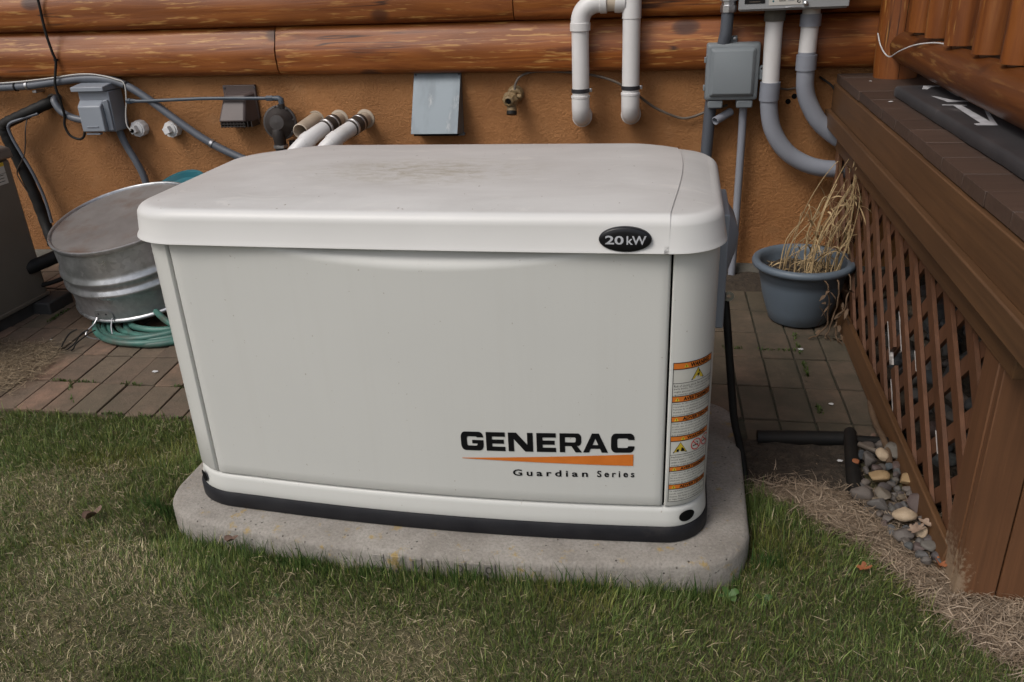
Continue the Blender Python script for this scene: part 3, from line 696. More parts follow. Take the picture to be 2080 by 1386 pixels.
lay = [('G', .0690, .1195), ('E', .1255, .1675), ('N', .1745, .2285), ('E', .2365, .2785), ('R', .2865, .3345), ('A', .3365, .3895), ('C', .3960, .4455)]
# baseline follows the panel
zb0 = lambda x: .3095 + (x - .07) * .028
for ch, x0, x1 in lay:
    V, F = poly_vf(Gl[ch]); V = fit(V, x0, x1, 0, .0475)
    MB().add([(u, panel_y(u, .32) - .0012, zb0(u) + v) for u, v, _ in V], F).obj('letter', MT['letter'], gen, fix=False)
sw = MB(); n = 24; T0, T1 = [], []
for i in range(n + 1):
    u = .069 + (.4435 - .069) * i / n; f = i / n; zt = .2893 + .0262 * f; zb_ = .2880 - .0015 * f
    T0.append((u, panel_y(u, .3) - .0012, zt)); T1.append((u, panel_y(u, .3) - .0012, zb_))
sw.rings([T1, T0], False).obj('orange_stripe', MT['orange'], gen, fix=False)
for word, u0, u1 in (('Guardian', .1815, .3465), ('Series', .3665, .4465)):
    V, F = text_vf(word, 1, .022, 1.5); V = fit(V, u0, u1, 0, .0168)
    MB().add([(u, panel_y(u, .27) - .0012, .2495 + (u - .18) * .030 + v) for u, v, _ in V], F).obj('series_lettering', MT['letter'], gen, fix=False)
# knock-out holes in the skirt corners
def skirt_pt(s, right=True):
    P = [Vector(p) for p in (body_outline(.0062))]
    return P
SP = [p for p in body_outline(.0068)]
def patch(x0, z0, rx, rz, name, m, side=1):
    # dark round opening laid on the skirt's curve
    n = 24; V = []; c = BX - BR
    def on(x):
        ax = abs(x); o = .0072
        if ax <= c: return yfront(ax) - o
        rr = BR + o; q = min(1., (ax - c) / rr); return BY0 + BR - rr * math.sqrt(max(0, 1 - q * q))
    V.append((x0, on(x0), z0))
    for k in (.5, 1.):
        for i in range(n):
            a = 2 * PI * i / n; x = x0 + rx * k * math.cos(a); V.append((x, on(x), z0 + rz * k * math.sin(a)))
    F = [(0, 1 + i, 1 + (i + 1) % n) for i in range(n)] + [(1 + i, 1 + n + i, 1 + n + (i + 1) % n, 1 + (i + 1) % n) for i in range(n)]
    return MB().add(V, F).obj(name, m, gen, fix=False)
patch(.562, GZ + .0665, .0165, .0145, 'knockout_hole', MT['dark']); patch(-.5775, GZ + .0655, .0105, .0150, 'knockout_hole', MT['dark'])
# warning label on the right corner panel
arcp = [(x, y) for x, y in rp[:20]]
AL = [0.]
for i in range(1, len(arcp)): AL.append(AL[-1] + math.dist(arcp[i], arcp[i - 1]))
def on_corner(s, z, lift):
    i = max(0, min(len(AL) - 2, int(np.searchsorted(AL, s)) - 1)); t = (s - AL[i]) / (AL[i + 1] - AL[i]); a, b = Vector(arcp[i]), Vector(arcp[i + 1]); p = a + (b - a) * t
    tg = (b - a).normalized(); nr = Vector((tg.y, -tg.x)); q = p + nr * (.0022 + lift); return (q.x, q.y, z)
LS0, LS1, LZ0, LZ1 = .0075, .1075, .196, .533
def strip(s0, s1, z0, z1, lift, b, n=10):
    A = [on_corner(s0 + (s1 - s0) * i / n, z0, lift) for i in range(n + 1)]; B_ = [on_corner(s0 + (s1 - s0) * i / n, z1, lift) for i in range(n + 1)]
    b.rings([A, B_], False)
fz = lambda f: LZ1 - f * (LZ1 - LZ0)
b = MB(); strip(LS0, LS1, LZ0, LZ1, .0003, b); label = b.obj('warning_label', MT['labelwhite'], gen, fix=False)
bars = [(0, .043, 'WARNING'), (.228, .267, 'AVERTISSEMENT'), (.370, .406, 'ADVERTENCIA'), (.511, .546, 'WARNING'), (.735, .767, 'AVERTISSEMENT'), (.870, .904, 'ADVERTENCIA')]
pr = MB(); sw_ = LS1 - LS0
for a, c, word in bars:
    b = MB(); strip(LS0 + .0012, LS1 - .0012, fz(c), fz(a), .0006, b); b.obj('header_bar', MT['orange'], label, fix=False)
    V, F = text_vf(word, 1, .035); V = fit(V, LS0 + sw_ * (.36 if len(word) < 8 else .24), LS0 + sw_ * (.86 if len(word) < 8 else .97), fz(c) + .0022, fz(a) - .0022)
    pr.add([on_corner(u, v, .001) for u, v, _ in V], F)
    cx = LS0 + sw_ * (.27 if len(word) < 8 else .11); cz = (fz(a) + fz(c)) / 2
    MB().add([on_corner(cx - .005, cz - .004, .001), on_corner(cx + .005, cz - .004, .001), on_corner(cx, cz + .0045, .001)], [(0, 1, 2)]).obj('alert_triangle', MT['yellow'], label, fix=False)
    pr.add([on_corner(cx - .0005, cz - .003, .0013), on_corner(cx + .0005, cz - .003, .0013), on_corner(cx + .0007, cz + .002, .0013), on_corner(cx - .0007, cz + .002, .0013)], [(0, 1, 2, 3)])
    for zz in (a, c): strip(LS0, LS1, fz(zz) - .0008, fz(zz) + .0008, .0009, pr)
for zz in (.138, .646, 1.0): strip(LS0, LS1, fz(zz) - .0005, fz(zz) + .0005, .0009, pr)
for s in (LS0, LS1 - .0012): strip(s, s + .0012, LZ0, LZ1, .0009, pr, 1)
texts = [(.145, .226, ['Risk of electric shock. No user serviceable', 'parts inside. The control panel for this', 'engine generator is intended to be', 'operated by qualified service personnel.']),
         (.270, .368, ['Risque de choc électrique. Aucune pièce', 'réparable par l\'utilisateur. Le contrôle', 'Panneau de ce générateur de moteur est', 'destiné à être utilisé uniquement par un', 'personnel qualifié.']),
         (.410, .509, ['Riesgo de descarga eléctrica. No hay', 'piezas que el usuario pueda reparar. El', 'control panel para este generador de motor', 'está destinado a ser operado solamente', 'por personal de servicio calificado.']),
         (.652, .733, ['Explosion of battery gases can cause', 'severe injury or death. Do not smoke,', 'strike a match or cause a spark in the', 'vicinity of this battery compartment.']),
         (.771, .868, ['L\'explosion de gaz de la batterie peut', 'causer des blessures graves ou la mort.', 'Ne pas fumer, ne pas allumer une', 'allumette ni provoquer une étincelle à', 'proximité de ce compartiment.']),
         (.908, .993, ['La explosión de los gases de la batería', 'puede causar lesiones graves o la', 'muerte. No fume, ni encienda un fósforo', 'ni haga chispas en el compartimento'])]
for a, c, lines in texts:
    hgt = (c - a) / len(lines)
    for i, ln in enumerate(lines):
        V, F = text_vf(ln, 1, .0, 1, 1); wd = min(.95, .95 * len(ln) / 41 + .02)
        V = fit(V, LS0 + sw_ * .035, LS0 + sw_ * (.035 + wd), fz(a + hgt * (i + .93)), fz(a + hgt * (i + .18)))
        pr.add([on_corner(u, v, .0009) for u, v, _ in V], F)
def tri(cx, cz, r, bmesh_, lift, k=1.): bmesh_.add([on_corner(cx + r * k * x, cz + r * k * y - r * .1, lift) for x, y in ((-1.05, -.75), (1.05, -.75), (0, 1.0))], [(0, 1, 2)])
for cx, cz, r in ((LS0 + sw_ * .55, fz(.090), .0155), (LS0 + sw_ * .22, fz(.595), .0150)):
    tri(cx, cz, r, pr, .0008, 1.0); b = MB(); tri(cx, cz + .0005, r, b, .0011, .86); b.obj('warning_triangle', MT['yellow'], label, fix=False)
bx, bz = LS0 + sw_ * .55, fz(.092)
pr.add([on_corner(bx + x, bz + y, .0014) for x, y in ((.001, .009), (.0045, .007), (.0012, .001), (.0048, .0005), (-.001, -.009), (.0, -.003), (-.004, -.002))], [(0, 1, 2), (2, 3, 6), (3, 5, 6), (3, 4, 5)])
ex, ez = LS0 + sw_ * .22, fz(.597)
pr.add([on_corner(ex + x, ez + y, .0014) for x, y in ((-.008, -.009), (-.004, -.009), (-.003, -.002), (-.008, -.003), (.001, -.008), (.010, -.009), (.008, -.003), (.003, .002), (.002, -.003))], [(0, 1, 2, 3), (4, 5, 6, 8), (6, 7, 8)])
for cx in (LS0 + sw_ * .60, LS0 + sw_ * .89):
    cz = fz(.597); b = MB(); n = 28; r0, r1 = .0115, .0138
    rr = min(1, (LS1 - cx - .0005) / r1)
    A = [on_corner(min(LS1 - .0002, cx + r1 * math.cos(t)), cz + r1 * math.sin(t), .0012) for t in [2 * PI * i / n for i in range(n)]]
    B_ = [on_corner(min(LS1 - .0002, cx + r0 * math.cos(t)), cz + r0 * math.sin(t), .0012) for t in [2 * PI * i / n for i in range(n)]]
    b.rings([A, B_], True); b.add([on_corner(cx + x, cz + y, .0014) for x, y in ((-.0090, .0075), (-.0075, .0090), (.0090, -.0075), (.0075, -.0090))], [(0, 1, 2, 3)])
    b.obj('prohibition_sign', MT['red'], label, fix=False)
    pr.add([on_corner(cx + x, cz + y, .0010) for x, y in ((-.009, -.0035), (.006, -.0035), (.006, -.001), (-.009, -.001))], [(0, 1, 2, 3)])
    pr.add([on_corner(cx + x, cz + y, .0010) for x, y in ((.0035, .001), (.0055, .002), (.003, .006), (-.001, .007), (-.0012, .006), (.002, .005))], [(0, 1, 2, 5), (2, 3, 4, 5)])
pr.obj('label_print', MT['letter'], label, fix=False)
# grey disconnect box on the right flank
db = MB().box(.6025, .632, .335, .565, .475, .752).obj('disconnect_box', MT['boxgrey'], gen, bev=.004)
hb = MB(); R = []
for z, o in ((.575, 0.), (.600, .006), (.655, .022), (.69, .0245), (.715, .016), (.735, .0)): R.append([(.6325, .38, z), (.6325 + o, .40, z), (.6325 + o, .50, z), (.6325, .52, z)])
hb.rings(R, False).obj('box_door_bulge', MT['boxgrey'], db, ang=60)
MB().box(.6325, .6365, .43, .47, .47, .615).obj('hasp_plate', MT['boxgrey'], db, bev=.001)
MB().lathe([(.0125, -.0015), (.0125, .0015), (.0055, .0015), (.0055, -.0015), (.0125, -.0015)], (.6475, .44, .517), (0, 1, 0), 20).obj('lock_ring', MT['steel'], db)
MB().box(.6365, .641, .4385, .4415, .506, .528).obj('ring_tab', MT['steel'], db)
# the left end is a little longer than the right: stretch everything beyond the last straight stretch of the front
def _stretch(o):
    for c in o.children:
        if c.type == 'MESH':
            for v in c.data.vertices:
                if v.co.x < -.45: v.co.x = -.45 + (v.co.x + .45) * 1.30
        _stretch(c)
bpy.context.view_layer.update(); _stretch(gen)
# power lead leaving the box towards the ground
pl = catmull([(.640, .47, .50), (.650, .46, .43), (.662, .45, .33), (.672, .45, .25), (.684, .45, .165), (.703, .45, .09), (.716, .44, .03), (.722, .42, -.01)], 6)
tag(MB().tube(pl, .0100, 12).obj('power_lead', MT['rubber']), 'black power lead dropping from the generator box to the ground beside the pad', 'cable')
# ------------------------------------------------------------------ things on the house wall, left to right
def strap(parent, p, r, m=None, name='clamp', axis=(1, 0, 0), w=.012):
    ax = Vector(axis).normalized()
    return MB().lathe([(r, -w), (r + .0025, -w), (r + .0025, w), (r, w)], p, ax, 20).obj(name, m or MT['steel'], parent)
# long grey conduit
c = thing('wall_conduit', (-2.0, 2.0, .5), 'long grey plastic conduit arching along the wall and sloping down behind the generator', 'conduit')
path = catmull([(-3.6, 2.0, .842), (-2.9, 2.0, .851), (-2.635, 2.0, .855), (-2.473, 2.0, .861), (-2.338, 2.0, .874), (-2.179, 2.0, .886), (-2.054, 2.0, .879), (-1.962, 2.0, .847), (-1.876, 2.0, .792), (-1.771, 2.0, .709), (-1.666, 2.0, .630), (-1.6, 2.0, .588), (-1.531, 2.0, .551), (-1.40, 2.0, .495), (-1.2, 2.0, .42), (-1.0, 2.0, .36), (-.85, 2.0, .25), (-.83, 2.0, .0)], 5)
MB().tube(path, .0175, 14).obj('pipe', MT['grey_pvc'], c)
for p, a in (((-2.481, 2.0, .8605), (1, 0, .09)), ((-1.598, 2.0, .587), (1, 0, -.55))):
    k = strap(c, p, .0185, MT['steel'], 'clamp', a, .006)
    MB().box(p[0] + .012, p[0] + .034, 2.0, WY, p[2] - .034, p[2] - .022).obj('clamp_foot', MT['steel'], k, bev=.002)
for p, a in (((-2.545, 2.0, .8575), (1, 0, .06)), ((-1.97, 2.0, .852), (1, 0, -.42))): strap(c, p, .019, MT['rubber'], 'cable_tie', a, .003)
# thin white cable that runs on the conduit to the clean-out plug
wc = catmull([(-3.2, 1.985, .868), (-2.63, 1.985, .876), (-2.36, 1.985, .892), (-2.2, 1.985, .907), (-2.10, 1.985, .904), (-2.002, 1.982, .882), (-1.966, 1.982, .862), (-1.970, 1.978, .795), (-1.986, 1.972, .729), (-1.990, 1.968, .682), (-1.978, 1.968, .655)], 6)
tag(MB().tube(wc, .0028, 8).obj('white_cable', MT['whitecable']), 'thin white cable lying along the conduit and dropping to a white plug', 'cable')
# disconnect box
ab = thing('disconnect_box', (-2.09, 1.95, .65), 'small grey weatherproof electrical box with a hinged cover on the stucco wall', 'electrical box')
MB().add([(-2.19, 1.945, .655), (-2.035, 1.945, .655), (-2.045, WY, .652), (-2.19, WY, .652), (-2.185, 1.945, .835), (-2.030, 1.945, .835), (-2.042, WY, .835), (-2.185, WY, .835)],
         [(0, 3, 2, 1), (4, 5, 6, 7), (0, 1, 5, 4), (1, 2, 6, 5), (2, 3, 7, 6), (3, 0, 4, 7)]).obj('housing', MT['boxgrey'], ab, bev=.003)
cvb = MB().add([(-2.178, 1.905, .662), (-2.06, 1.905, .662), (-2.06, 1.942, .660), (-2.186, 1.942, .660), (-2.176, 1.905, .775), (-2.06, 1.905, .775), (-2.06, 1.942, .800), (-2.184, 1.942, .800)],
         [(0, 3, 2, 1), (4, 5, 6, 7), (0, 1, 5, 4), (1, 2, 6, 5), (2, 3, 7, 6), (3, 0, 4, 7)])
cv = cvb.obj('cover', MT['boxgrey'], ab, bev=.005)
MB().add([(-2.058, 1.925, .662), (-2.038, 1.935, .662), (-2.038, 1.943, .66), (-2.058, 1.943, .66), (-2.058, 1.925, .795), (-2.038, 1.935, .80), (-2.038, 1.943, .80), (-2.058, 1.943, .80)],
         [(0, 3, 2, 1), (4, 5, 6, 7), (0, 1, 5, 4), (1, 2, 6, 5), (2, 3, 7, 6), (3, 0, 4, 7)]).obj('cover_edge', MT['boxgrey'], ab, bev=.003)
MB().box(-2.15, -2.09, 1.902, 1.906, .682, .688).obj('embossed_mark', MT['boxgrey'], cv, bev=.001)
MB().add([(-2.20, 1.918, .838), (-2.035, 1.918, .838), (-2.030, WY, .838), (-2.19, WY, .838), (-2.20, 1.918, .858), (-2.035, 1.918, .858), (-2.030, WY, .878), (-2.19, WY, .878)],
         [(0, 3, 2, 1), (4, 5, 6, 7), (0, 1, 5, 4), (1, 2, 6, 5), (2, 3, 7, 6), (3, 0, 4, 7)]).obj('lid', MT['boxgrey'], ab, bev=.003)
MB().box(-2.17, -2.10, 1.915, 1.935, .647, .655).obj('latch', MT['boxgrey'], ab, bev=.001)
MB().lathe([(.0, -.012), (.016, -.012), (.018, 0), (.016, .012), (0, .012)], (-2.196, 1.985, .775), (1, 0, 0), 18).obj('side_plug', MT['rubber'], ab)
# short conduit into the box and the one leaving it
t = catmull([(-2.385, WY + .02, .80), (-2.376, 2.02, .794), (-2.363, 2.005, .771), (-2.336, 2.0, .737), (-2.28, 2.0, .709), (-2.19, 2.0, .695), (-2.15, 2.0, .694)], 6)
tag(MB().tube(t, .0165, 14).obj('short_conduit', MT['grey_pvc']), 'short bent grey conduit from a wall hole into the small electrical box', 'conduit')
t = catmull([(-2.060, 2.005, .668), (-2.062, 2.005, .645), (-2.045, 2.003, .583), (-2.008, 2.0, .501), (-1.985, 2.0, .419), (-1.98, 1.99, .30), (-1.975, 1.98, .1), (-1.97, 1.98, -.02)], 6)
tag(MB().tube(t, .0165, 14).obj('lower_conduit', MT['grey_pvc']), 'grey conduit from the bottom of the small electrical box down behind the tub', 'conduit')
# black cable hanging from above, looping up under the box
t = catmull([(-2.31, 1.985, 1.9), (-2.30, 1.985, 1.45), (-2.294, 1.98, 1.226), (-2.297, 1.98, 1.155), (-2.295, 1.976, 1.083), (-2.288, 1.976, 1.009), (-2.285, 1.98, .966), (-2.300, 1.975, .913), (-2.309, 1.965, .859), (-2.307, 1.97, .793), (-2.313, 1.98, .726), (-2.326, 1.98, .68), (-2.312, 1.98, .635), (-2.271, 1.98, .616), (-2.24, 1.98, .627), (-2.225, 1.98, .66)], 6)
bc = MB().tube(t, .0058, 10).obj('black_cable', MT['rubber']); tag(bc, 'black cable hanging down the log wall and looping under the small grey box', 'cable')
strap(bc, (-2.287, 1.985, .972), .007, MT['rubber'], 'cable_clip', (0, 0, 1), .004)
# insulated refrigerant lines
ls = thing('refrigerant_line', (-2.55, 2.0, .05), 'thick black insulated pipe bending from the wall hole down towards the taupe unit', 'pipe')
t = catmull([(-2.405, WY + .02, .785), (-2.421, 2.03, .776), (-2.50, 1.995, .745), (-2.585, 1.985, .714), (-2.645, 1.98, .690), (-2.660, 1.98, .655), (-2.648, 1.98, .586), (-2.616, 1.98, .454), (-2.585, 1.97, .331), (-2.555, 1.95, .218), (-2.50, 1.9, .12)], 6)
MB().tube(t, [.0265 + .0012 * math.sin(i * 1.9) for i in range(len(t))], 12).obj('insulation', MT['rubber'], ls, ang=60)
MB().lathe([(.0, 0), (.036, 0), (.03, .012), (0, .014)], (-2.415, WY + .002, .782), (0, -1, 0), 18).obj('wall_sealant', MT['wire'], ls)
t = catmull([(-2.46, 1.99, .735), (-2.54, 1.97, .715), (-2.605, 1.955, .69), (-2.61, 1.955, .64), (-2.585, 1.955, .56), (-2.55, 1.955, .46), (-2.52, 1.95, .34), (-2.50, 1.93, .22)], 5)
MB().tube(t, .0075, 8).obj('control_line', MT['grey_pvc'], ls)
t = catmull([(-2.515, 1.99, .735), (-2.525, 1.96, .67), (-2.545, 1.955, .60), (-2.57, 1.95, .54), (-2.63, 1.95, .47), (-2.625, 1.95, .42), (-2.60, 1.95, .36), (-2.57, 1.95, .31)], 5)
MB().tube(t, .003, 6).obj('thin_wire', MT['rubberbrown'], ls)
# white clean-out plugs
def plug(x, z, label):
    p = thing('cleanout_plug', (x, 2.03, z - .04), label, 'pipe plug', 'white clean-out plugs in the wall')
    n = 40; prof = []
    b = MB(); R = []
    for y, k in ((WY, .036), (2.026, .036), (2.022, .034)): R.append([(x + (k + (.002 if (i // 2) % 2 else 0)) * math.cos(2 * PI * i / n), y, z + (k + (.002 if (i // 2) % 2 else 0)) * math.sin(2 * PI * i / n)) for i in range(n)])
    b.rings(R, True, False, True).obj('threaded_cap', MT['white_pvc'], p, ang=30)
    MB().lathe([(.029, 0), (.028, .006), (.0, .007)], (x, 2.024, z), (0, -1, 0), 28).obj('cap_face', MT['white_pvc'], p)
    s = MB(); s.obox((x - .004, 2.005, z), (.014, 0, .006), (0, .014, 0), (-.006, 0, .014)); s.obj('wrench_nut', MT['white_pvc'], p, bev=.002)
    return p
pa = plug(-1.980, .652, 'white clean-out plug with the thin white cable entering it, left of its twin')
MB().lathe([(.009, 0), (.009, .003), (0, .0032)], (-1.987, 1.991, .650), (0, -1, 0), 14).obj('cable_hole', MT['dark'], pa)
plug(-1.809, .648, 'white clean-out plug without a cable, close under the sloping conduit')
# brown dryer vent
dv = thing('dryer_vent', (-1.43, 2.0, .66), 'brown plastic dryer vent hood with a grille under it', 'vent')
MB().box(-1.520, -1.362, WY - .016, WY, .69, .838).obj('back_plate', MT['brownplastic'], dv, bev=.003)
hd = MB(); A = [(-1.515, WY - .014, .808), (-1.370, WY - .014, .808), (-1.365, WY - .014, .672), (-1.520, WY - .014, .672)]
B_ = [(-1.497, 2.005, .800), (-1.398, 2.005, .800), (-1.392, 1.955, .690), (-1.520, 1.955, .690)]
hd.rings([A, B_], True, False, True); hood = hd.obj('hood', MT['brownplastic'], dv, bev=.008)
for i in range(10):
    x = -1.512 + i * .0158; MB().box(x - .0018, x + .0018, 1.962 + .05 * max(0, (x + 1.40)) * 8, 2.05, .664, .690).obj('grille_bar', MT['regulator'], dv)
for z in (.668, .679): MB().box(-1.514, -1.392, 1.959, 1.963, z, z + .004).obj('grille_bar', MT['regulator'], dv)
for x in (-1.510, -1.362): MB().lathe([(.005, 0), (.005, .003), (0, .004)], (x, WY - .016, .826), (0, -1, 0), 10).obj('screw', MT['darksteel'], dv)
# gas line and regulator
gp = thing('gas_pipe', (-1.58, 1.98, .78), 'thin slate coloured pipe running level across the wall to the dark round regulator', 'pipe')
t = catmull([(-1.965, 1.985, .785), (-1.90, 1.982, .784), (-1.72, 1.98, .788), (-1.569, 1.98, .791), (-1.40, 1.98, .789), (-1.25, 1.98, .787)], 6)
MB().tube(t, .0075, 10).obj('pipe', MT['gaspipe'], gp)
MB().lathe([(.007, -.03), (.013, -.028), (.013, -.008), (.010, -.006), (.010, .004), (.008, .02)], (-1.945, 1.984, .785), (1, 0, 0), 6).obj('hex_fitting', MT['gaspipe'], gp)
MB().lathe([(.008, -.02), (.0125, -.018), (.0125, .012), (.010, .014)], (-1.262, 1.98, .787), (1, 0, 0), 6).obj('hex_fitting', MT['gaspipe'], gp)
MB().tube([(-1.25, 1.98, .787), (-1.222, 1.98, .787), (-1.214, 1.98, .782), (-1.213, 1.98, .765), (-1.213, 1.98, .735)], [.0105, .0115, .0135, .0125, .0125], 12).obj('elbow', MT['gaspipe'], gp, ang=50)
rg = thing('gas_regulator', (-1.227, 1.97, .5), 'dark round gas regulator with a flanged rim in front of the stucco', 'regulator')
MB().lathe([(0, -.05), (.035, -.048), (.05, -.035), (.066, -.018), (.067, -.008), (.075, -.006), (.075, .006), (.067, .008), (.060, .018), (.042, .032), (.032, .046), (.0, .049)], (-1.226, 1.965, .684), (.12, -1, .18), 36).obj('diaphragm_case', MT['regulator'], rg, ang=40)
for i in range(8):
    a = 2 * PI * i / 8 + .2; MB().lathe([(.0045, 0), (.0045, .005), (0, .006)], (-1.226 + .070 * math.cos(a), 1.958 + .0105 * math.sin(a), .684 + .070 * math.sin(a)), (.12, -1, .18), 6).obj('rim_bolt', MT['regulator'], rg)
MB().tube([(-1.228, 1.945, .668), (-1.228, 1.935, .645), (-1.229, 1.94, .615), (-1.23, 1.945, .57), (-1.23, 1.945, .5)], [.027, .028, .027, .026, .026], 16).obj('body', MT['regulator'], rg, ang=50)
MB().lathe([(.030, -.007), (.033, -.005), (.033, .005), (.030, .007)], (-1.230, 1.945, .585), (0, 0, 1), 8).obj('union_nut', MT['steel'], rg)
MB().lathe([(.014, -.01), (.016, .0), (.016, .02), (.012, .022)], (-1.213, 1.972, .742), (0, 0, 1), 8).obj('vent_boss', MT['regulator'], rg)
MB().tube([(-1.197, 2.0, .60), (-1.197, 1.99, .5), (-1.197, 1.99, .2), (-1.197, 1.99, -.02)], .017, 12).obj('riser_pipe', MT['regulator'], rg)
# three pipes through the wall
op = thing('open_pipe', (-1.10, 2.0, .64), 'stubby cream plastic pipe with an open mouth, left of the two white pipes', 'pipe')
ax = Vector((-.10, -1, -.16)).normalized(); o0 = Vector((-1.098, WY + .01, .676))
MB().lathe([(.029, .02), (.036, 0), (.036, .155), (.0325, .157), (.0310, .15), (.0305, .02)], o0, ax, 28).obj('pipe', MT['aged_pvc'], op)
MB().lathe([(0, .03), (.0308, .03)], o0, ax, 28).obj('dark_inside', MT['dark'], op)
MB().lathe([(.036, .008), (.043, .009), (.045, .004), (.045, 0)], o0, ax, 24).obj('wall_sealant', MT['aged_pvc'], op)
def white_drain(x, label, dx):
    p = thing('drain_pipe', (x, 1.9, .6), label, 'pipe', 'white drain pipes leaving the wall')
    a = Vector((x, WY + .02, .680)); b = Vector((x + .002, 1.985, .678)); 
    MB().tube([a, b], .0295, 20).obj('wall_stub', MT['aged_pvc'], p)
    MB().lathe([(.043, 0), (.042, .006), (.03, .008)], (x, WY + .002, .680), (0, -1, 0), 24).obj('wall_sealant', MT['aged_pvc'], p)
    d1 = (Vector((x - .018 + dx, 1.90, .662)) - b).normalized()
    MB().lathe([(.030, -.045), (.036, -.043), (.0365, -.03), (.034, -.027), (.0365, -.02), (.0365, .02), (.034, .024), (.0365, .028), (.036, .043), (.030, .045)], b + d1 * .035, d1, 24).obj('rubber_coupling', MT['rubberbrown'], p)
    for q in (-.022, .024): MB().lathe([(.037, -.004), (.038, -.003), (.038, .003), (.037, .004)], b + d1 * (.035 + q), d1, 24).obj('hose_clamp', MT['steel'], p)
    e = b + d1 * .085
    t = catmull([e - d1 * .03, e, e + Vector((-.030, -.055, -.020)), e + Vector((-.070, -.10, -.055)), e + Vector((-.12, -.14, -.12)), e + Vector((-.15, -.16, -.24)), e + Vector((-.15, -.16, -.5))], 6)
    MB().tube(t, [.034 if i < 3 else .0325 for i in range(len(t))], 20).obj('elbow', MT['white_pvc'], p, ang=60)
    MB().tube(t[:5], .0362, 20).obj('socket', MT['white_pvc'], p); q = t[17]
    MB().tube(t[13:17], .0355, 20).obj('socket', MT['white_pvc'], p)
white_drain(-.985, 'white drain elbow in the middle of the three wall pipes', 0)
white_drain(-.862, 'white drain elbow nearest the flat metal vent hood', .0)
# galvanised vent hood
gv = thing('vent_hood', (-.52, 2.0, .62), 'flat galvanised sheet metal vent hood sloping out from the stucco', 'vent')
h = MB(); X0, X1 = -.615, -.408
F_ = [(X0, 2.048, .868), (X1, 2.048, .868), (X1 - .006, 1.945, .632), (X0 - .006, 1.945, .632)]
h.add(F_ + [(x, y + .004, z - .001) for x, y, z in F_], [(0, 3, 2, 1), (0, 1, 5, 4), (1, 2, 6, 5), (2, 3, 7, 6), (3, 0, 4, 7), (4, 5, 6, 7)])
h.obj('front_sheet', MT['galv_vent'], gv, bev=.001)
for x in (X0, X1 - .003):
    MB().add([(x, 2.05, .866), (x, WY, .866), (x - .006, WY, .612), (x - .006, 1.95, .631), (x + .003, 2.05, .866), (x + .003, WY, .866), (x - .003, WY, .612), (x - .003, 1.95, .631)],
             [(0, 1, 2, 3), (7, 6, 5, 4), (0, 4, 5, 1), (1, 5, 6, 2), (2, 6, 7, 3), (3, 7, 4, 0)]).obj('side_sheet', MT['galv_vent'], gv)
MB().box(X0, X1, WY - .022, WY, .607, .618).obj('lower_frame', MT['galv_vent'], gv, bev=.001)
MB().box(X0 + .004, X1 - .008, 1.955, WY - .02, .622, .628).obj('dark_opening', MT['dark'], gv)
MB().box(X0 - .002, X1 + .004, WY - .012, WY, .868, .876).obj('top_flange', MT['galv_vent'], gv, bev=.001)
for x in (X0 + .008, X1 - .008): MB().lathe([(.005, 0), (.005, .003), (0, .004)], (x, 2.047, .862), (0, -1, .4), 10).obj('screw', MT['darksteel'], gv)
# brass hose tap
tp = thing('hose_tap', (-.18, 2.0, .70), 'weathered brass hose tap without a handle on the stucco wall', 'tap')
MB().lathe([(.0, .0), (.034, .0), (.036, .004), (.030, .014), (.028, .02), (.033, .026), (.031, .034), (.024, .04), (.022, .05)], (-.176, WY, .778), (0, -1, -.1), 24).obj('wall_flange', MT['brass'], tp)
MB().lathe([(.028, -.02), (.033, 0), (.034, .024), (.027, .032), (.022, .05), (.015, .054), (.011, .04), (0, .038)], (-.182, 1.995, .768), (-.1, -1, -.12), 8).obj('valve_body', MT['brass'], tp, ang=25)
MB().lathe([(0, 0), (.0105, 0)], (-.186, 1.944, .763), (-.1, -1, -.12), 14).obj('stem_hole', MT['dark'], tp)
MB().lathe([(.020, .0), (.022, -.024), (.0195, -.034), (.021, -.036), (.021, -.054)], (-.179, 1.985, .765), (0, .35, 1), 16).obj('spout', MT['brass'], tp)
MB().lathe([(.0218, 0), (.0218, -.014), (0, -.014)], (-.179, 1.969, .719), (0, .35, 1), 16).obj('spout_ring', MT['rubber'], tp)
MB().lathe([(.009, 0), (.009, .02), (.006, .024), (0, .025)], (-.158, 1.985, .776), (1, -.4, .1), 10).obj('vacuum_cap', MT['brass'], tp)
t = catmull([(-.172, 2.02, .79), (-.171, 2.025, .816), (-.152, 2.03, .847), (-.112, 2.035, .864), (-.05, 2.04, .868), (.048, 2.04, .862), (.149, 2.03, .850), (.229, 2.02, .830), (.279, 2.02, .806), (.33, 2.02, .775), (.38, 2.03, .735), (.43, 2.035, .704), (.51, 2.04, .672), (.56, 2.04, .674), (.63, 2.04, .700), (.70, 2.04, .72)], 6)
tag(MB().tube(t, .0052, 8).obj('ground_wire', MT['wire']), 'weathered bonding wire drooping from the brass tap past the white pipes to the telecom box', 'wire')
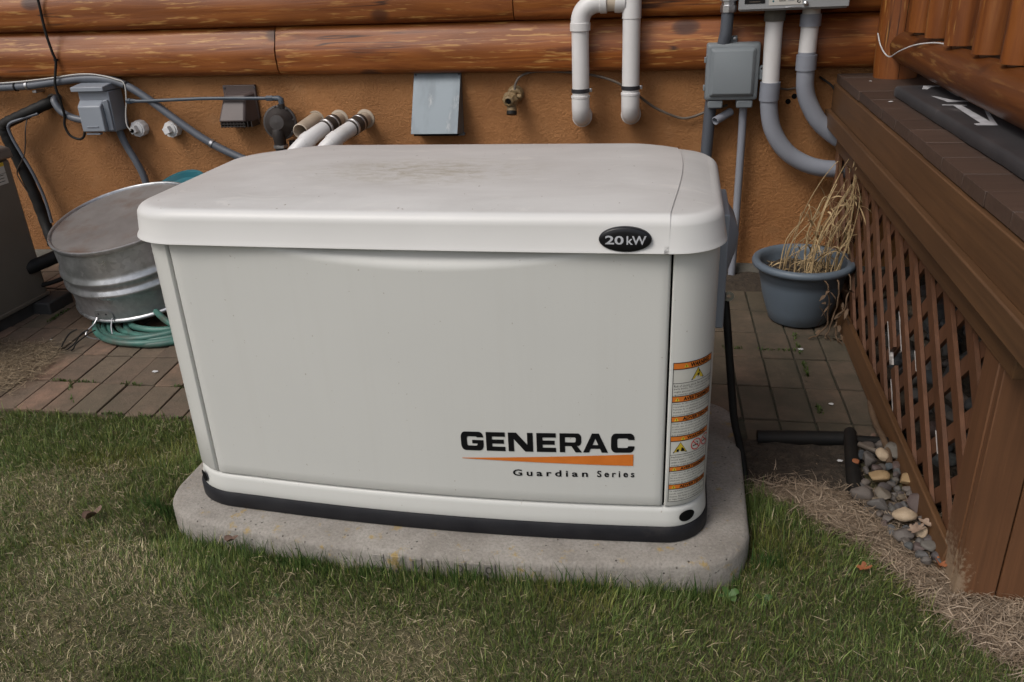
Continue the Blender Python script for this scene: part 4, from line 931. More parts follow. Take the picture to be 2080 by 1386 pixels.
# white double vent pipe
vp = thing('vent_pipes', (.215, 1.955, .68), 'pair of white plastic vent pipes joined by an elbow at the top', 'pipe')
def vert(x, z0, z1, name='pipe', r=.0345): return MB().tube([(x, 1.955, z0), (x, 1.955, z1)], r, 24).obj(name, MT['white_pvc'], vp)
vert(.113, .775, 1.06); vert(.3135, .78, 1.9)
for x, zc in ((.112, .800), (.3135, .808)):
    MB().lathe([(.0355, -.008), (.0375, -.007), (.0375, .007), (.0355, .008)], (x, 1.955, zc), (0, 0, 1), 24).obj('hose_clamp', MT['darksteel'], vp)
    k = MB().box(x + .034, x + .047, 1.95, 1.962, zc - .007, zc + .007).obj('clamp_screw', MT['steel'], vp, bev=.002)
    MB().lathe([(.0345, -.014), (.0385, -.012), (.0385, -.004), (.0345, -.002)], (x, 1.955, zc - .016), (0, 0, 1), 24).obj('socket', MT['white_pvc'], vp)
    t = catmull([(x, 1.955, zc - .02), (x, 1.955, zc - .055), (x, 1.958, zc - .078), (x, 1.972, zc - .10), (x, 1.995, zc - .112), (x, 2.03, zc - .114), (x, WY + .02, zc - .114)], 5)
    MB().tube(t, .0365, 24).obj('elbow', MT['white_pvc'], vp, ang=60)
    MB().lathe([(.037, 0), (.0405, .004), (.0405, .018), (.037, .02)], (x, 2.02, zc - .114), (0, -1, 0), 24).obj('wall_ring', MT['white_pvc'], vp)
t = catmull([(.113, 1.955, 1.035), (.113, 1.955, 1.055), (.117, 1.955, 1.082), (.131, 1.955, 1.105), (.157, 1.955, 1.122), (.185, 1.955, 1.128), (.20, 1.955, 1.128)], 5)
MB().tube(t, .0375, 24).obj('bend', MT['white_pvc'], vp, ang=60)
MB().lathe([(.037, -.018), (.0405, -.016), (.0405, .012), (.0375, .014)], (.113, 1.955, 1.044), (0, 0, 1), 24).obj('socket', MT['white_pvc'], vp)
MB().lathe([(.0375, -.014), (.0405, -.012), (.0405, .012), (.0345, .014)], (.205, 1.955, 1.128), (1, 0, 0), 24).obj('socket', MT['white_pvc'], vp)
MB().tube([(.20, 1.955, 1.128), (.27, 1.955, 1.128)], .0335, 24).obj('cross_pipe', MT['aged_pvc'], vp)
MB().tube([(.252, 1.955, 1.128), (.262, 1.955, 1.127), (.29, 1.955, 1.127)], [.0395, .0395, .037], 24).obj('tee', MT['white_pvc'], vp)
MB().lathe([(.0345, -.06), (.037, -.058), (.037, .058), (.0345, .06)], (.3135, 1.955, 1.125), (0, 0, 1), 24).obj('tee_sleeve', MT['white_pvc'], vp)
# telecom box with its conduits
dc = thing('dark_conduit', (.64, 2.01, 0), 'dark grey conduit rising behind the telecom box', 'conduit')
MB().tube(catmull([(.622, 2.015, -.02), (.622, 2.015, .3), (.625, 2.013, .535), (.634, 2.010, .752), (.652, 1.985, .88), (.668, 1.965, .976), (.675, 1.96, 1.07), (.678, 1.96, 1.6)], 5), .0235, 18).obj('pipe', MT['dark_pvc'], dc)
MB().lathe([(.026, -.02), (.030, -.018), (.030, .006), (.026, .008), (.026, .02), (.033, .022), (.033, .05)], (.6765, 1.96, 1.095), (0, 0, 1), 8).obj('connector', MT['steel'], dc, ang=25)
tb_ = thing('telecom_box', (.71, 1.97, .71), 'grey plastic telecom box with a raised cover below the meter box', 'junction box')
MB().box(.604, .806, 1.955, 2.02, .752, .966).obj('housing', MT['telegrey'], tb_, bev=.008)
cvx = MB(); rr_ = lambda x0, x1, z0, z1, y, r: [(px, y, pz) for px, pz in arc(x1 - r, z1 - r, r, 0, 90, 4) + arc(x0 + r, z1 - r, r, 90, 180, 4) + arc(x0 + r, z0 + r, r, 180, 270, 4) + arc(x1 - r, z0 + r, r, 270, 360, 4)]
cvx.rings([rr_(.606, .804, .754, .964, 1.955, .012), rr_(.607, .803, .755, .963, 1.945, .012), rr_(.612, .798, .760, .958, 1.941, .011), rr_(.620, .790, .768, .950, 1.940, .009), rr_(.624, .786, .772, .946, 1.932, .008), rr_(.630, .780, .778, .940, 1.928, .006), rr_(.633, .777, .781, .937, 1.926, .005)], True, False, True)
cvx.obj('cover', MT['telegrey'], tb_, ang=30)
for x0, x1 in ((.618, .676), (.728, .790)): MB().box(x0, x1, 1.948, 2.02, .722, .752).obj('cable_boot', MT['telegrey'], tb_, bev=.005)
for z in (.80, .905): MB().box(.597, .606, 1.958, 1.975, z - .011, z + .011).obj('hinge', MT['telegrey'], tb_, bev=.002)
MB().box(.806, .818, 1.955, 1.985, .83, .865).obj('latch', MT['telegrey'], tb_, bev=.002)
MB().lathe([(.013, -.006), (.013, .006), (.006, .006), (.006, -.006), (.013, -.006)], (.818, 1.962, .868), (0, 1, 0), 18).obj('latch_ring', MT['telegrey'], tb_)
MB().lathe([(.010, -.006), (.010, .006), (.0045, .006), (.0045, -.006), (.010, -.006)], (.812, 1.962, .838), (0, 1, 0), 16).obj('latch_ring', MT['telegrey'], tb_)
mt_ = MB().box(.692, .718, 1.985, 1.992, .964, .990).obj('mounting_tab', MT['telegrey'], tb_, bev=.002)
MB().lathe([(.007, 0), (.006, .005), (0, .006)], (.708, 1.985, .979), (0, -1, 0), 12).obj('screw', MT['steel'], mt_)
dq = MB().tube(catmull([(.760, 2.0, .74), (.760, 2.005, .70), (.762, 2.01, .555), (.762, 2.01, .264), (.760, 2.01, -.02)], 5), .0155, 14).obj('drop_conduit', MT['light_pvc'])
tag(dq, 'slim grey conduit running straight down from the telecom box to the soil', 'conduit')
st_ = thing('stub_pipe', (.68, 1.99, .67), 'short open grey stub of pipe poking out under the telecom box', 'pipe')
MB().lathe([(.0165, 0), (.0165, .09), (.0140, .091), (.0135, .08), (.0135, .02)], (.712, 2.02, .697), (-.62, -.62, -.26), 18).obj('pipe', MT['light_pvc'], st_)
MB().lathe([(0, .04), (.0137, .04)], (.712, 2.02, .697), (-.62, -.62, -.26), 14).obj('dark_inside', MT['dark'], st_)
# meter / transfer box at the top edge
mb_ = thing('meter_box', (.9, 1.93, 1.08), 'light grey metal meter box with stickers, only its lower end showing', 'electrical box')
MB().box(.712, 1.088, 1.872, 1.975, 1.082, 1.62).obj('housing', MT['metergrey'], mb_, bev=.003)
MB().box(.708, 1.092, 1.860, 1.872, 1.088, 1.60).obj('door', MT['metergrey'], mb_, bev=.002)
s1 = MB().box(.728, .800, 1.8585, 1.8602, 1.108, 1.19).obj('dark_plate', MT['badge'], mb_)
MB().box(.745, .783, 1.8578, 1.8586, 1.113, 1.1155).obj('plate_line', MT['wire'], s1)
s2 = MB().box(.814, .930, 1.8585, 1.8602, 1.1005, 1.18).obj('sticker', MT['whitecable'], mb_)
V, F = text_vf('KOHLER', 1, .02); V = fit(V, .849, .872, 1.1125, 1.1175); MB().add([(u, 1.858, v) for u, v, _ in V], F).obj('sticker_lettering', MT['letter'], s2, fix=False)
V, F = text_vf('C', 1, .06); V = fit(V, .911, .924, 1.106, 1.118); MB().add([(u, 1.858, v) for u, v, _ in V], F).obj('sticker_lettering', MT['letter'], s2, fix=False)
MB().box(.880, .902, 1.8578, 1.8586, 1.1135, 1.1155).obj('sticker_line', MT['boxgrey'], s2)
MB().lathe([(.0035, 0), (.0035, .0005), (0, .0006)], (.829, 1.8585, 1.114), (0, -1, 0), 16).obj('sticker_dot', MT['teal'], s2)
MB().lathe([(.009, 0), (.0085, .008), (.004, .012), (0, .013)], (.942, 1.860, 1.103), (0, -1, 0), 16).obj('door_knob', MT['steel'], mb_)
MB().box(.872, .928, 1.857, 1.861, 1.0895, 1.0935).obj('door_latch', MT['steel'], mb_, bev=.001)
def sweep(name, label, xt, pts, zc, second, m0):
    p = thing(name, (xt, 1.95, .47), label, 'conduit', 'big conduits sweeping from the meter box behind the lattice')
    up = [q for q in pts if q[2] > zc + .02]; 
    path = catmull(pts, 6); a = [q for q in path if q.z >= zc]; b = [q for q in path if q.z < zc + .04]
    MB().tube(a, .0325, 22).obj('upper_pipe', MT['white_pvc'] if m0 else MT['white_pvc'], p)
    MB().tube(b, .0335, 22).obj('sweep_bend', MT['light_pvc'], p, ang=60)
    c0 = [q for q in path if zc - .035 < q.z < zc + .038]; MB().tube(c0, .0385, 22).obj('coupling', MT['light_pvc'], p)
    MB().lathe([(.0385, -.022), (.0385, .022)], (pts[0][0], pts[0][1], second), (0, 0, 1), 22).obj('box_connector', MT['light_pvc'] if not m0 else MT['curb'], p)
    return p
sweep('sweep_conduit', 'white then grey conduit under the left of the meter box, sweeping low behind the lattice', .85, [(.848, 1.955, 1.095), (.848, 1.955, 1.03), (.848, 1.955, .973), (.850, 1.957, .90), (.852, 1.96, .819), (.853, 1.965, .735), (.874, 1.97, .639), (.923, 1.975, .560), (.984, 1.98, .511), (1.063, 1.98, .480), (1.162, 1.98, .472), (1.30, 1.98, .472)], .784, 1.062, True)
sweep('sweep_conduit', 'white then grey conduit under the right of the meter box, vanishing under the deck edge', .98, [(.978, 1.955, 1.095), (.978, 1.955, 1.04), (.977, 1.955, .98), (.977, 1.957, .916), (.979, 1.96, .850), (.984, 1.965, .79), (1.003, 1.97, .735), (1.046, 1.975, .666), (1.105, 1.98, .613), (1.16, 1.98, .584), (1.28, 1.98, .56)], .888, 1.04, False)
t = catmull([(1.045, WY + .01, .822), (1.054, 2.045, .816), (1.075, 2.03, .803), (1.094, 2.02, .787), (1.115, 2.01, .755), (1.125, 2.01, .72), (1.13, 2.02, .66)], 6)
tag(MB().tube(t, .0042, 8).obj('corner_wire', MT['rubber']), 'short dark wire curling from the wall into the corner by the deck', 'wire')
for x, z in ((.936, .728), (.958, .748)):
    o = MB().lathe([(.0115, 0), (.010, .004), (0, .005)], (x, WY + .001, z), (0, -1, 0), 14).obj('wall_hole_plug', MT['dark'])
    tag(o, 'dark round plug in the stucco, the lower left one of the pair between the conduits' if x < .95 else 'dark round plug in the stucco, the upper right one of the pair between the conduits', 'wall plug', 'dark plugs between the conduits')
t = catmull([(.885, WY - .004, .782), (.90, WY - .005, .780), (.93, WY - .005, .776), (.965, WY - .004, .782)], 5)
tag(MB().tube(t, .004, 8).obj('old_wire', MT['wire']), 'short stub of old wire lying on the stucco between the big conduits', 'wire')
# ------------------------------------------------------------------ porch deck with lattice skirt
deck = thing('porch_deck', (1.8, 1.0, 0), 'brown stained porch deck with a diagonal lattice skirt beside the patio', 'deck')
# lattice slats, two crossed layers
Y0_, Y1_, Z0_, Z1_ = .105, 1.935, .02, .60
def slat(c, sgn, x, z_from=None, z_to=None):
    """line y = c + sgn*z clipped to the frame"""
    pts = []
    za, zb = Z0_, Z1_
    if sgn > 0: za = max(za, Y0_ - c); zb = min(zb, Y1_ - c)
    else: za = max(za, c - Y1_); zb = min(zb, c - Y0_)
    if z_from is not None: za = max(za, z_from)
    if z_to is not None: zb = min(zb, z_to)
    if zb - za < .03: return None
    a = Vector((x, c + sgn * za, za)); b = Vector((x, c + sgn * zb, zb)); m = (a + b) / 2; d = (b - a) / 2; L = d.length
    me = MB(); n = max(2, int(L / .06)); R = []
    for i in range(n + 1):
        t = -L + 2 * L * i / n; w1 = (.0205 if sgn > 0 else .0190) + .0007 * mnoise.noise((t * 9, c * 5, sgn)); bow = .0012 * mnoise.noise((t * 4, c * 9, 3))
        R.append([(t, -w1, -.0050 + bow), (t, w1, -.0050 + bow), (t, w1, .0050 + bow), (t, -w1, .0050 + bow)])
    me.rings(R, True, True, True)
    u = d.normalized(); nx_ = Vector((-1, 0, 0)); v = nx_.cross(u)
    s = MB(); s.v = [tuple(m + u * p[0] + v * p[1] + nx_ * p[2]) for p in me.v]; s.f = me.f
    return s.obj('lattice_slat', MT['slat'], deck, ang=40)
k = -5
while .620 + .172 * k < 2.0:
    c = .620 + .172 * k
    if k == 0:
        for zz in ((None, .172), (.212, None)):
            o = slat(c, 1, 1.1480, *zz)
        o['label'] = 'snapped lattice slat with a pale broken end'
    else: slat(c, 1, 1.1480)
    k += 1
k = -6
while 1.235 + .172 * k < 2.5:
    slat(1.235 + .172 * k, -1, 1.1595); k += 1
def chip(y0, y1, off, w):
    # raw wood where the edge of a slat has splintered
    b = MB(); n = 12; R = []
    for i in range(n + 1):
        y = y0 + (y1 - y0) * i / n; z = y - .620 - off; ww = w * (.35 + .9 * abs(mnoise.noise((y * 40, off * 9, 2)))) * math.sin(PI * (i + .35) / (n + .7)) ** .5
        q = Vector((0, .7071, -.7071))
        R.append([Vector((1.1415, y, z)) + q * .0198 - q * ww, Vector((1.1408, y, z)) + q * .0204, Vector((1.1420, y, z)) + q * .0224, Vector((1.1530, y, z)) + q * .0224])
    b.rings(R, False).obj('splintered_edge', MT['flake'], deck, fix=False, ang=20)
chip(.818, .90, 0, .015); chip(.804, .822, 0, .020); chip(.70, .772, 0, .018); chip(.715, .80, -.172, .014); chip(.56, .60, -.344, .006); chip(.30, .34, -.516, .006)
# frame boards
def board(x0, x1, y0, y1, z0, z1, name, m, bev=.003, seed=0):
    return MB().box(x0, x1, y0, y1, z0, z1).obj(name, MT[m], deck, bev=bev)
board(1.098, 1.136, -.215, 2.03, .640, .7985, 'fascia_board', 'deck_y')
board(1.077, 1.0975, -.235, 2.03, .642, .703, 'trim_board', 'deck_y', .004)
board(1.120, 1.1425, -.035, 1.985, .556, .6395, 'top_rail', 'deck_y')
MB().add([(1.114, .10, .006), (1.1415, .10, .006), (1.1415, 1.965, .006), (1.114, 1.965, .006), (1.126, .10, .075), (1.1415, .10, .075), (1.1415, 1.965, .070), (1.126, 1.965, .070)],
         [(0, 3, 2, 1), (4, 5, 6, 7), (0, 1, 5, 4), (1, 2, 6, 5), (2, 3, 7, 6), (3, 0, 4, 7)]).obj('bottom_rail', MT['deck_y'], deck, bev=.003)
board(1.128, 1.148, 1.93, 1.99, .07, .556, 'end_board', 'deck_z')
# corner: side board leaning with the stair skirt, then the front boards
board(1.127, 1.149, .050, .128, -.01, .556, 'corner_board', 'deck_worn')
xx = 1.127
for wd in (.083, .088, .088, .088, .088, .088, .088, .088, .088, .088):
    board(xx + .0015, xx + wd - .0015, .024, .048, -.012 + random.uniform(0, .004), .640, 'front_board', 'deck_worn' if xx < 1.2 else 'deck_z', .002); xx += wd
board(1.1385, 2.9, -.215, -.180, .640, .7985, 'front_fascia', 'deck_x')
wb = MB(); R = []
for i in range(7):
    t = i / 6; R.append([(1.1262, .046 + .0 * t, -.004 + .07 * t), (1.1262, .070 - .02 * t, -.004 + .06 * t)])
# deck boards
E_ = [2.04, 1.925, 1.745, 1.564, 1.385, 1.205, 1.027, .872, .702, .540, .377, .231, .084, -.065, -.210]
for i in range(len(E_) - 1):
    x0 = 1.108 + random.uniform(-.002, .002)
    board(x0, 2.9, E_[i + 1] + .0018, E_[i] - .0018, .802, .834 + random.uniform(-.0006, .0006), 'deck_board', 'deck_x', .001)
for y in (.1, .8, 1.5): MB().box(1.16, 2.9, y, y + .04, .62, .80).obj('joist', MT['deck_x'], deck)
board(2.86, 2.9, -.05, 2.03, .05, .80, 'far_skirt', 'deck_y')

# ------------------------------------------------------------------ log railing on the deck
rl = thing('porch_railing', (1.30, 1.0, .834), 'rustic log railing with round balusters along the deck edge', 'railing')
def rlog(P, r, name, m, seed, taper0=1., taper1=1., seg=22):
    P = [Vector(p) for p in P]; a, b_ = P[0], P[-1]; L = (b_ - a).length; n = max(8, int(L / .05)); R = []
    t = (b_ - a).normalized(); u = t.orthogonal().normalized(); v = t.cross(u)
    for i in range(n + 1):
        f = i / n; c = a + (b_ - a) * f; ring = []
        rr = r * (taper0 + (taper1 - taper0) * f) * (1 if 0 < i < n else .96)
        c = c + (u * mnoise.noise((f * 2, seed, 0)) + v * mnoise.noise((f * 2, seed, 5))) * .004
        for k in range(seg):
            q = 2 * PI * k / seg; fac = rr * (1 + .030 * mnoise.noise((math.cos(q) * 1.3 + seed, math.sin(q) * 1.3, f * L * 1.4)) - (.02 if k % 5 == 0 else 0))
            ring.append(c + (u * math.cos(q) + v * math.sin(q)) * fac)
        R.append(ring)
    return MB().rings(R, True, True, True).obj(name, MT[m], rl, ang=50)
rlog([(1.292, 1.915, .834), (1.270, 1.915, 2.60)], .076, 'post', 'logz', 1, 1.03, .95, 28)
rlog([(1.30, .02, .834), (1.30, .02, 2.42)], .076, 'post', 'logz', 2, 1, .95)
rlog([(1.303, 1.93, .946), (1.307, .03, .938)], .0615, 'bottom_rail', 'logy', 3, .93, 1.04)
rlog([(1.30, 1.85, 1.66), (1.30, .08, 1.66)], .058, 'top_rail', 'logy', 4)
for i, y in enumerate((1.70, 1.485, 1.245, .995, .775, .55, .33)):
    bl = rlog([(1.312, y, 1.008), (1.312 + random.uniform(-.01, .01), y + random.uniform(-.008, .008), 1.63)], .051 + .005 * (i % 3 == 2), 'baluster', 'logz', 10 + i, .92, 1.0)
    MB().tube([(1.312, y, .97), (1.312, y, 1.012)], .026, 14).obj('tenon', MT['deck_z'], bl)
pc = MB(); 
for i in range(30): pass
R = [[(1.285 + .0008, 1.8372 + .0 * z, z), (1.2875, 1.8372, z)] for z in np.linspace(.836, 1.2, 12)]
MB().rings(R, False).obj('drying_crack', MT['dark'], rl, fix=False)
t = catmull([(1.210, 1.90, .99), (1.213, 1.85, .955), (1.222, 1.80, .930), (1.228, 1.74, .925), (1.228, 1.62, .955), (1.245, 1.50, .985), (1.275, 1.40, 1.0), (1.30, 1.33, 1.0)], 8)
tag(MB().tube(t, .0022, 6).obj('loose_wire', MT['fleck']), 'thin pale wire looped from the log post across the railing', 'wire')
# ------------------------------------------------------------------ black sign lying on the deck boards under the rail
sg = thing('wooden_sign', (1.32, .85, .836), 'black painted wooden sign with white serif letters lying under the log rail', 'sign')
sb = MB(); n = 40; R = []
ztop = .869
for i in range(n + 1):
    y = 1.43 - 1.33 * i / n; e = .003 * mnoise.noise((y * 8, 1, 1)) + .002 * mnoise.noise((y * 30, 1, 1))
    xl = 1.187 + .010 * (1.43 - y) + e
    R.append([(xl + .002, y, .8375), (xl, y, .846), (xl + .001, y, .861), (xl + .006, y, ztop - .002), (xl + .012, y, ztop), (1.475, y, ztop), (1.478, y, .8375)])
sb.rings(R, True, True, True).obj('board', MT['slate'], sg, ang=50)
zs = ztop + .0008
def flat(name, P, lift=0):
    V, F = poly_vf([P]); MB().add([(x, y, zs + lift) for x, y, _ in V], F).obj(name, MT['signwhite'], sg, fix=False)
flat('letter', [(1.269, 1.438 - .02), (1.342, 1.410), (1.45, 1.385), (1.45, 1.365), (1.336, 1.392), (1.3, 1.396), (1.279, 1.378), (1.26, 1.336), (1.247, 1.346)])
flat('letter_stroke', [(1.313, 1.338), (1.324, 1.336), (1.325, 1.288), (1.331, 1.255), (1.326, 1.225), (1.32, 1.187), (1.307, 1.188), (1.308, 1.258)])
flat('letter_stroke', [(1.239, 1.207), (1.253, 1.195), (1.262, 1.165), (1.277, 1.127), (1.307, 1.11), (1.331, 1.100), (1.40, 1.085), (1.40, 1.072), (1.328, 1.087), (1.301, 1.090), (1.255, 1.09), (1.248, 1.144)])
flat('letter', [(1.229, 1.051), (1.254, 1.045), (1.275, 1.041), (1.290, 1.037), (1.287, 1.025), (1.2748, 1.028), (1.273, .784), (1.3235, 1.02), (1.3240, .986), (1.274, .730), (1.228, .733), (1.227, .754), (1.241, .759), (1.245, .767), (1.254, 1.031), (1.227, 1.036)])

# ------------------------------------------------------------------ air conditioner at the left edge
ac = thing('air_conditioner', (-2.55, 1.05, 0), 'taupe metal cooling unit with a warning sticker, cut off by the left edge', 'air conditioner')
MB().box(-3.0, -2.172, .62, 1.425, .055, .648).obj('cabinet', MT['taupe'], ac, bev=.012)
MB().add([(-3.02, .60, .648), (-2.160, .60, .648), (-2.160, 1.440, .648), (-3.02, 1.440, .648), (-3.02, .60, .690), (-2.163, .60, .690), (-2.163, 1.437, .690), (-3.02, 1.437, .690), (-2.97, .66, .722), (-2.215, .66, .722), (-2.215, 1.385, .722), (-2.97, 1.385, .722)],
         [(0, 3, 2, 1), (0, 1, 5, 4), (1, 2, 6, 5), (2, 3, 7, 6), (3, 0, 4, 7), (4, 5, 9, 8), (5, 6, 10, 9), (6, 7, 11, 10), (7, 4, 8, 11), (8, 9, 10, 11)]).obj('top_cap', MT['taupelight'], ac, bev=.008)
MB().box(-3.0, -2.168, .618, 1.43, .05, .068).obj('base_tray', MT['taupe'], ac, bev=.004)
lb = MB().box(-2.1715, -2.1708, 1.19, 1.385, .555, .640).obj('sticker', MT['labelwhite'], ac)
MB().box(-2.1707, -2.1702, 1.19, 1.385, .625, .640).obj('sticker_header', MT['yellow'], lb)
for z in (.578, .566, .590): MB().box(-2.1707, -2.1703, 1.20, 1.37, z, z + .0025).obj('sticker_line', MT['letter'], lb)
MB().box(-2.1707, -2.1703, 1.285, 1.30, .600, .618).obj('sticker_symbol', MT['letter'], lb)
MB().box(-2.1707, -2.1703, 1.19, 1.385, .5965, .5978).obj('sticker_line', MT['letter'], lb)
for q in range(3): MB().box(-2.1700, -2.1697, 1.24 + q * .045, 1.27 + q * .045, .629, .6365).obj('sticker_word', MT['letter'], lb)
for z in (.10, .33): MB().lathe([(.004, 0), (.004, .002), (0, .003)], (-2.172, 1.405, z), (1, 0, 0), 10).obj('screw', MT['taupelight'], ac)
tag(MB().box(-3.05, -2.185, .66, 1.40, -.02, .050).box(-2.30, -2.105, 1.33, 1.48, -.019, .047).obj('equipment_pad', MT['blackslab'], bev=.006), 'low dark slab carrying the taupe cooling unit', 'pad')
t = catmull([(-2.19, 1.36, .19), (-2.14, 1.42, .205), (-2.08, 1.50, .225), (-2.03, 1.60, .235), (-1.98, 1.7, .22)], 6)
tag(MB().tube(t, .028, 14).obj('insulated_pipe', MT['rubber'], ang=60), 'short thick black insulated pipe entering the side of the taupe unit', 'pipe')
t = catmull([(-2.18, 1.40, .10), (-2.12, 1.46, .11), (-2.05, 1.56, .14), (-2.0, 1.7, .17)], 6)
tag(MB().tube(t, .010, 10).obj('whip_conduit', MT['rubber']), 'thin black lead entering the taupe unit low down, below the insulated pipe', 'cable')

# ------------------------------------------------------------------ upturned galvanised tub leaning on a coil of hose
tub = thing('galvanised_tub', (-1.69, 1.44, .05), 'upturned round galvanised wash tub leaning on a coiled hose', 'tub')
TN = Vector((-.0567, -.2281, .972)).normalized(); TC = Vector((-1.697, 1.405, .415))
R0 = .292; ht = .305
tp_ = MB().lathe([(R0 - .012, -.012), (R0 + .003, -.012), (R0 + .006, -.004), (R0 + .005, .003), (R0 - .001, .005), (R0 - .005, .002), (R0 - .007, -.005)], TC, TN, 72)
tp_.obj('base_hoop', MT['galv_side'], tub, ang=60)
prof = [(0, -.006), (R0 * .5, -.0055), (R0 - .007, -.005)]
MB().lathe(prof, TC, TN, 72).obj('bottom_disc', MT['galv_base'], tub, ang=30)
pf = [(R0 - .004, -.010), (R0 + .002, -.05), (R0 + .007, -.105), (R0 + .010, -.121), (R0 + .020, -.130), (R0 + .0215, -.139), (R0 + .013, -.149), (R0 + .010, -.160), (R0 + .013, -.171), (R0 + .024, -.181), (R0 + .0255, -.190), (R0 + .017, -.200), (R0 + .013, -.21), (R0 + .017, -.26), (R0 + .020, -.297)]
MB().lathe(pf, TC, TN, 96).obj('wall', MT['galv_side'], tub, ang=60)
MB().lathe([(R0 + .015, -.297), (R0 + .019, -.293), (R0 + .026, -.296), (R0 + .029, -.302), (R0 + .025, -.309), (R0 + .018, -.310), (R0 + .014, -.304), (R0 + .012, -.296), (R0 + .006, -.2), (R0 - .01, -.02), (0, -.012)], TC, TN, 72).obj('rolled_rim', MT['galv_side'], tub, ang=60)
TU = (Vector((-.12, -1, 0)) - TN * Vector((-.12, -1, 0)).dot(TN)).normalized(); TV = TN.cross(TU)
hp = lambda a, r, z: TC + (TU * math.cos(a) + TV * math.sin(a)) * r + TN * z
for a in (.01,):
    lug = MB(); R = []
    for q in (-.14, -.10, -.05, 0, .05, .10, .14): R.append([hp(a + q, R0 + .0195, -.252 - .012 * (abs(q) > .12)), hp(a + q, R0 + .0215, -.252 - .012 * (abs(q) > .12)), hp(a + q, R0 + .0245, -.290), hp(a + q, R0 + .0225, -.290)])
    lo = lug.rings(R, True, True, True).obj('handle_lug', MT['galv_side'], tub, ang=40)
    for q in (-.07, .05): MB().lathe([(.005, 0), (.004, .003), (0, .004)], hp(a + q, R0 + .0205, -.268), hp(a + q, 1, 0) - TC, 10).obj('rivet', MT['darksteel'], lo)
    t = catmull([hp(a - .11, R0 + .026, -.285), hp(a - .12, R0 + .050, -.300), hp(a - .19, R0 + .078, -.322), hp(a - .16, R0 + .092, -.334), hp(a, R0 + .096, -.337), hp(a + .15, R0 + .090, -.334), hp(a + .13, R0 + .055, -.305), hp(a + .12, R0 + .026, -.285)], 5)
    MB().tube(t, .0032, 8).obj('wire_handle', MT['steel'], tub)
for q, e in ((-.02, .0), (.03, .01), (.06, -.006)):
    t = catmull([(-1.735 + q, 1.055, .062), (-1.76 + q, 1.04, .050), (-1.785 + q * .8 + e, 1.02, .020), (-1.79 + q * .7, 1.0, .004), (-1.80 + q * .9, .985, .003)], 5)
    tag(MB().tube(t, .0028, 6).obj('black_tie', MT['rubber']), 'black plastic tie strand dangling from the tub handle to the pavers', 'tie', 'black ties hanging from the tub handle')
# hose coil
hs_ = thing('garden_hose', (-1.50, 1.30, 0), 'weathered green garden hose coiled on the pavers under the tub', 'hose')
def coil(cx, cy, r, z, tilt, seed, ph=0, ecc=1.):
    P = []
    for i in range(40):
        a = 2 * PI * i / 40; rr = r * (1 + .035 * mnoise.noise((math.cos(a) * 1.3, math.sin(a) * 1.3, seed)))
        P.append((cx + rr * math.cos(a) * ecc, cy + rr * math.sin(a), z + tilt * r * math.sin(a + ph) + .006 * mnoise.noise((math.cos(a) * 2, math.sin(a) * 2, seed + 9))))
    MB().tube(P, .0125, 12, closed=True).obj('coil', MT['hose'], hs_, ang=60)
coil(-1.50, 1.335, .285, .012, 0, 1); coil(-1.525, 1.345, .300, .030, .05, 2, 0.2, 1.02); coil(-1.50, 1.345, .262, .036, .09, 3, .5, 1.05); coil(-1.515, 1.36, .235, .022, .05, 4, .4); coil(-1.54, 1.35, .275, .044, .12, 5, .8, 1.05); coil(-1.49, 1.36, .21, .035, .04, 6, .6); coil(-1.46, 1.34, .24, .014, 0, 7)
t = catmull([(-1.50, 1.20, .085), (-1.42, 1.13, .085), (-1.36, 1.10, .075), (-1.28, 1.10, .06), (-1.20, 1.16, .04), (-1.14, 1.28, .014)], 6)
MB().tube(t, .0125, 12).obj('loose_end', MT['hose'], hs_, ang=60)
# teal hose reel behind the tub
hr = thing('hose_reel', (-1.42, 1.78, 0), 'teal plastic hose reel peeking out behind the tub and generator', 'hose reel')
for (c, r, ax, nm) in (((-1.68, 1.74, .385), .185, (-.20, -.50, .83), 'reel_disc'), ((-1.53, 1.85, .385), .190, (-.22, -.50, .80), 'reel_disc')):
    MB().lathe([(0, -.02), (r * .45, -.02), (r * .5, .0), (r * .8, .0), (r * .88, .018), (r * .97, .016), (r, 0), (r * .97, -.016), (r * .88, -.018), (r * .8, -.012), (0, -.012)], c, ax, 40).obj(nm, MT['teal'], hr, ang=40)
MB().tube([(-1.68, 1.74, .37), (-1.53, 1.85, .37)], .08, 20).obj('drum', MT['teal'], hr)
for x, y in ((-1.58, 1.66), (-1.40, 1.84)):
    MB().tube([(x - .11, y, .0), (x + .0, y + .04, .36)], .018, 10).obj('leg', MT['teal'], hr); MB().tube([(x + .16, y + .08, .0), (x + .02, y + .04, .36)], .018, 10).obj('leg', MT['teal'], hr)

# ------------------------------------------------------------------ plant pot with a dead plant
pt = thing('plant_pot', (.983, 1.555, 0), 'blue grey plastic flower pot with a thick rounded rim by the lattice', 'flower pot')
PC = (.983, 1.555, 0)
MB().lathe([(0, .0), (.100, .0), (.108, .006), (.122, .05), (.138, .10), (.148, .15), (.1525, .178), (.1555, .180), (.158, .205), (.164, .208), (.174, .211), (.182, .218), (.1845, .227), (.181, .236), (.173, .240), (.162, .239), (.154, .232), (.150, .215), (.146, .185), (.140, .17)], PC, (0, 0, 1), 64).obj('shell', MT['pot'], pt, ang=60)
sd = MB(); n = 40; V = [(PC[0], PC[1], .186)]
for k in (.33, .66, 1.):
    for i in range(n):
        a = 2 * PI * i / n; V.append((PC[0] + .149 * k * math.cos(a), PC[1] + .149 * k * math.sin(a), .186 + .014 * mnoise.noise((math.cos(a) * k * 5, math.sin(a) * k * 5, 1))))
F = [(0, 1 + i, 1 + (i + 1) % n) for i in range(n)]
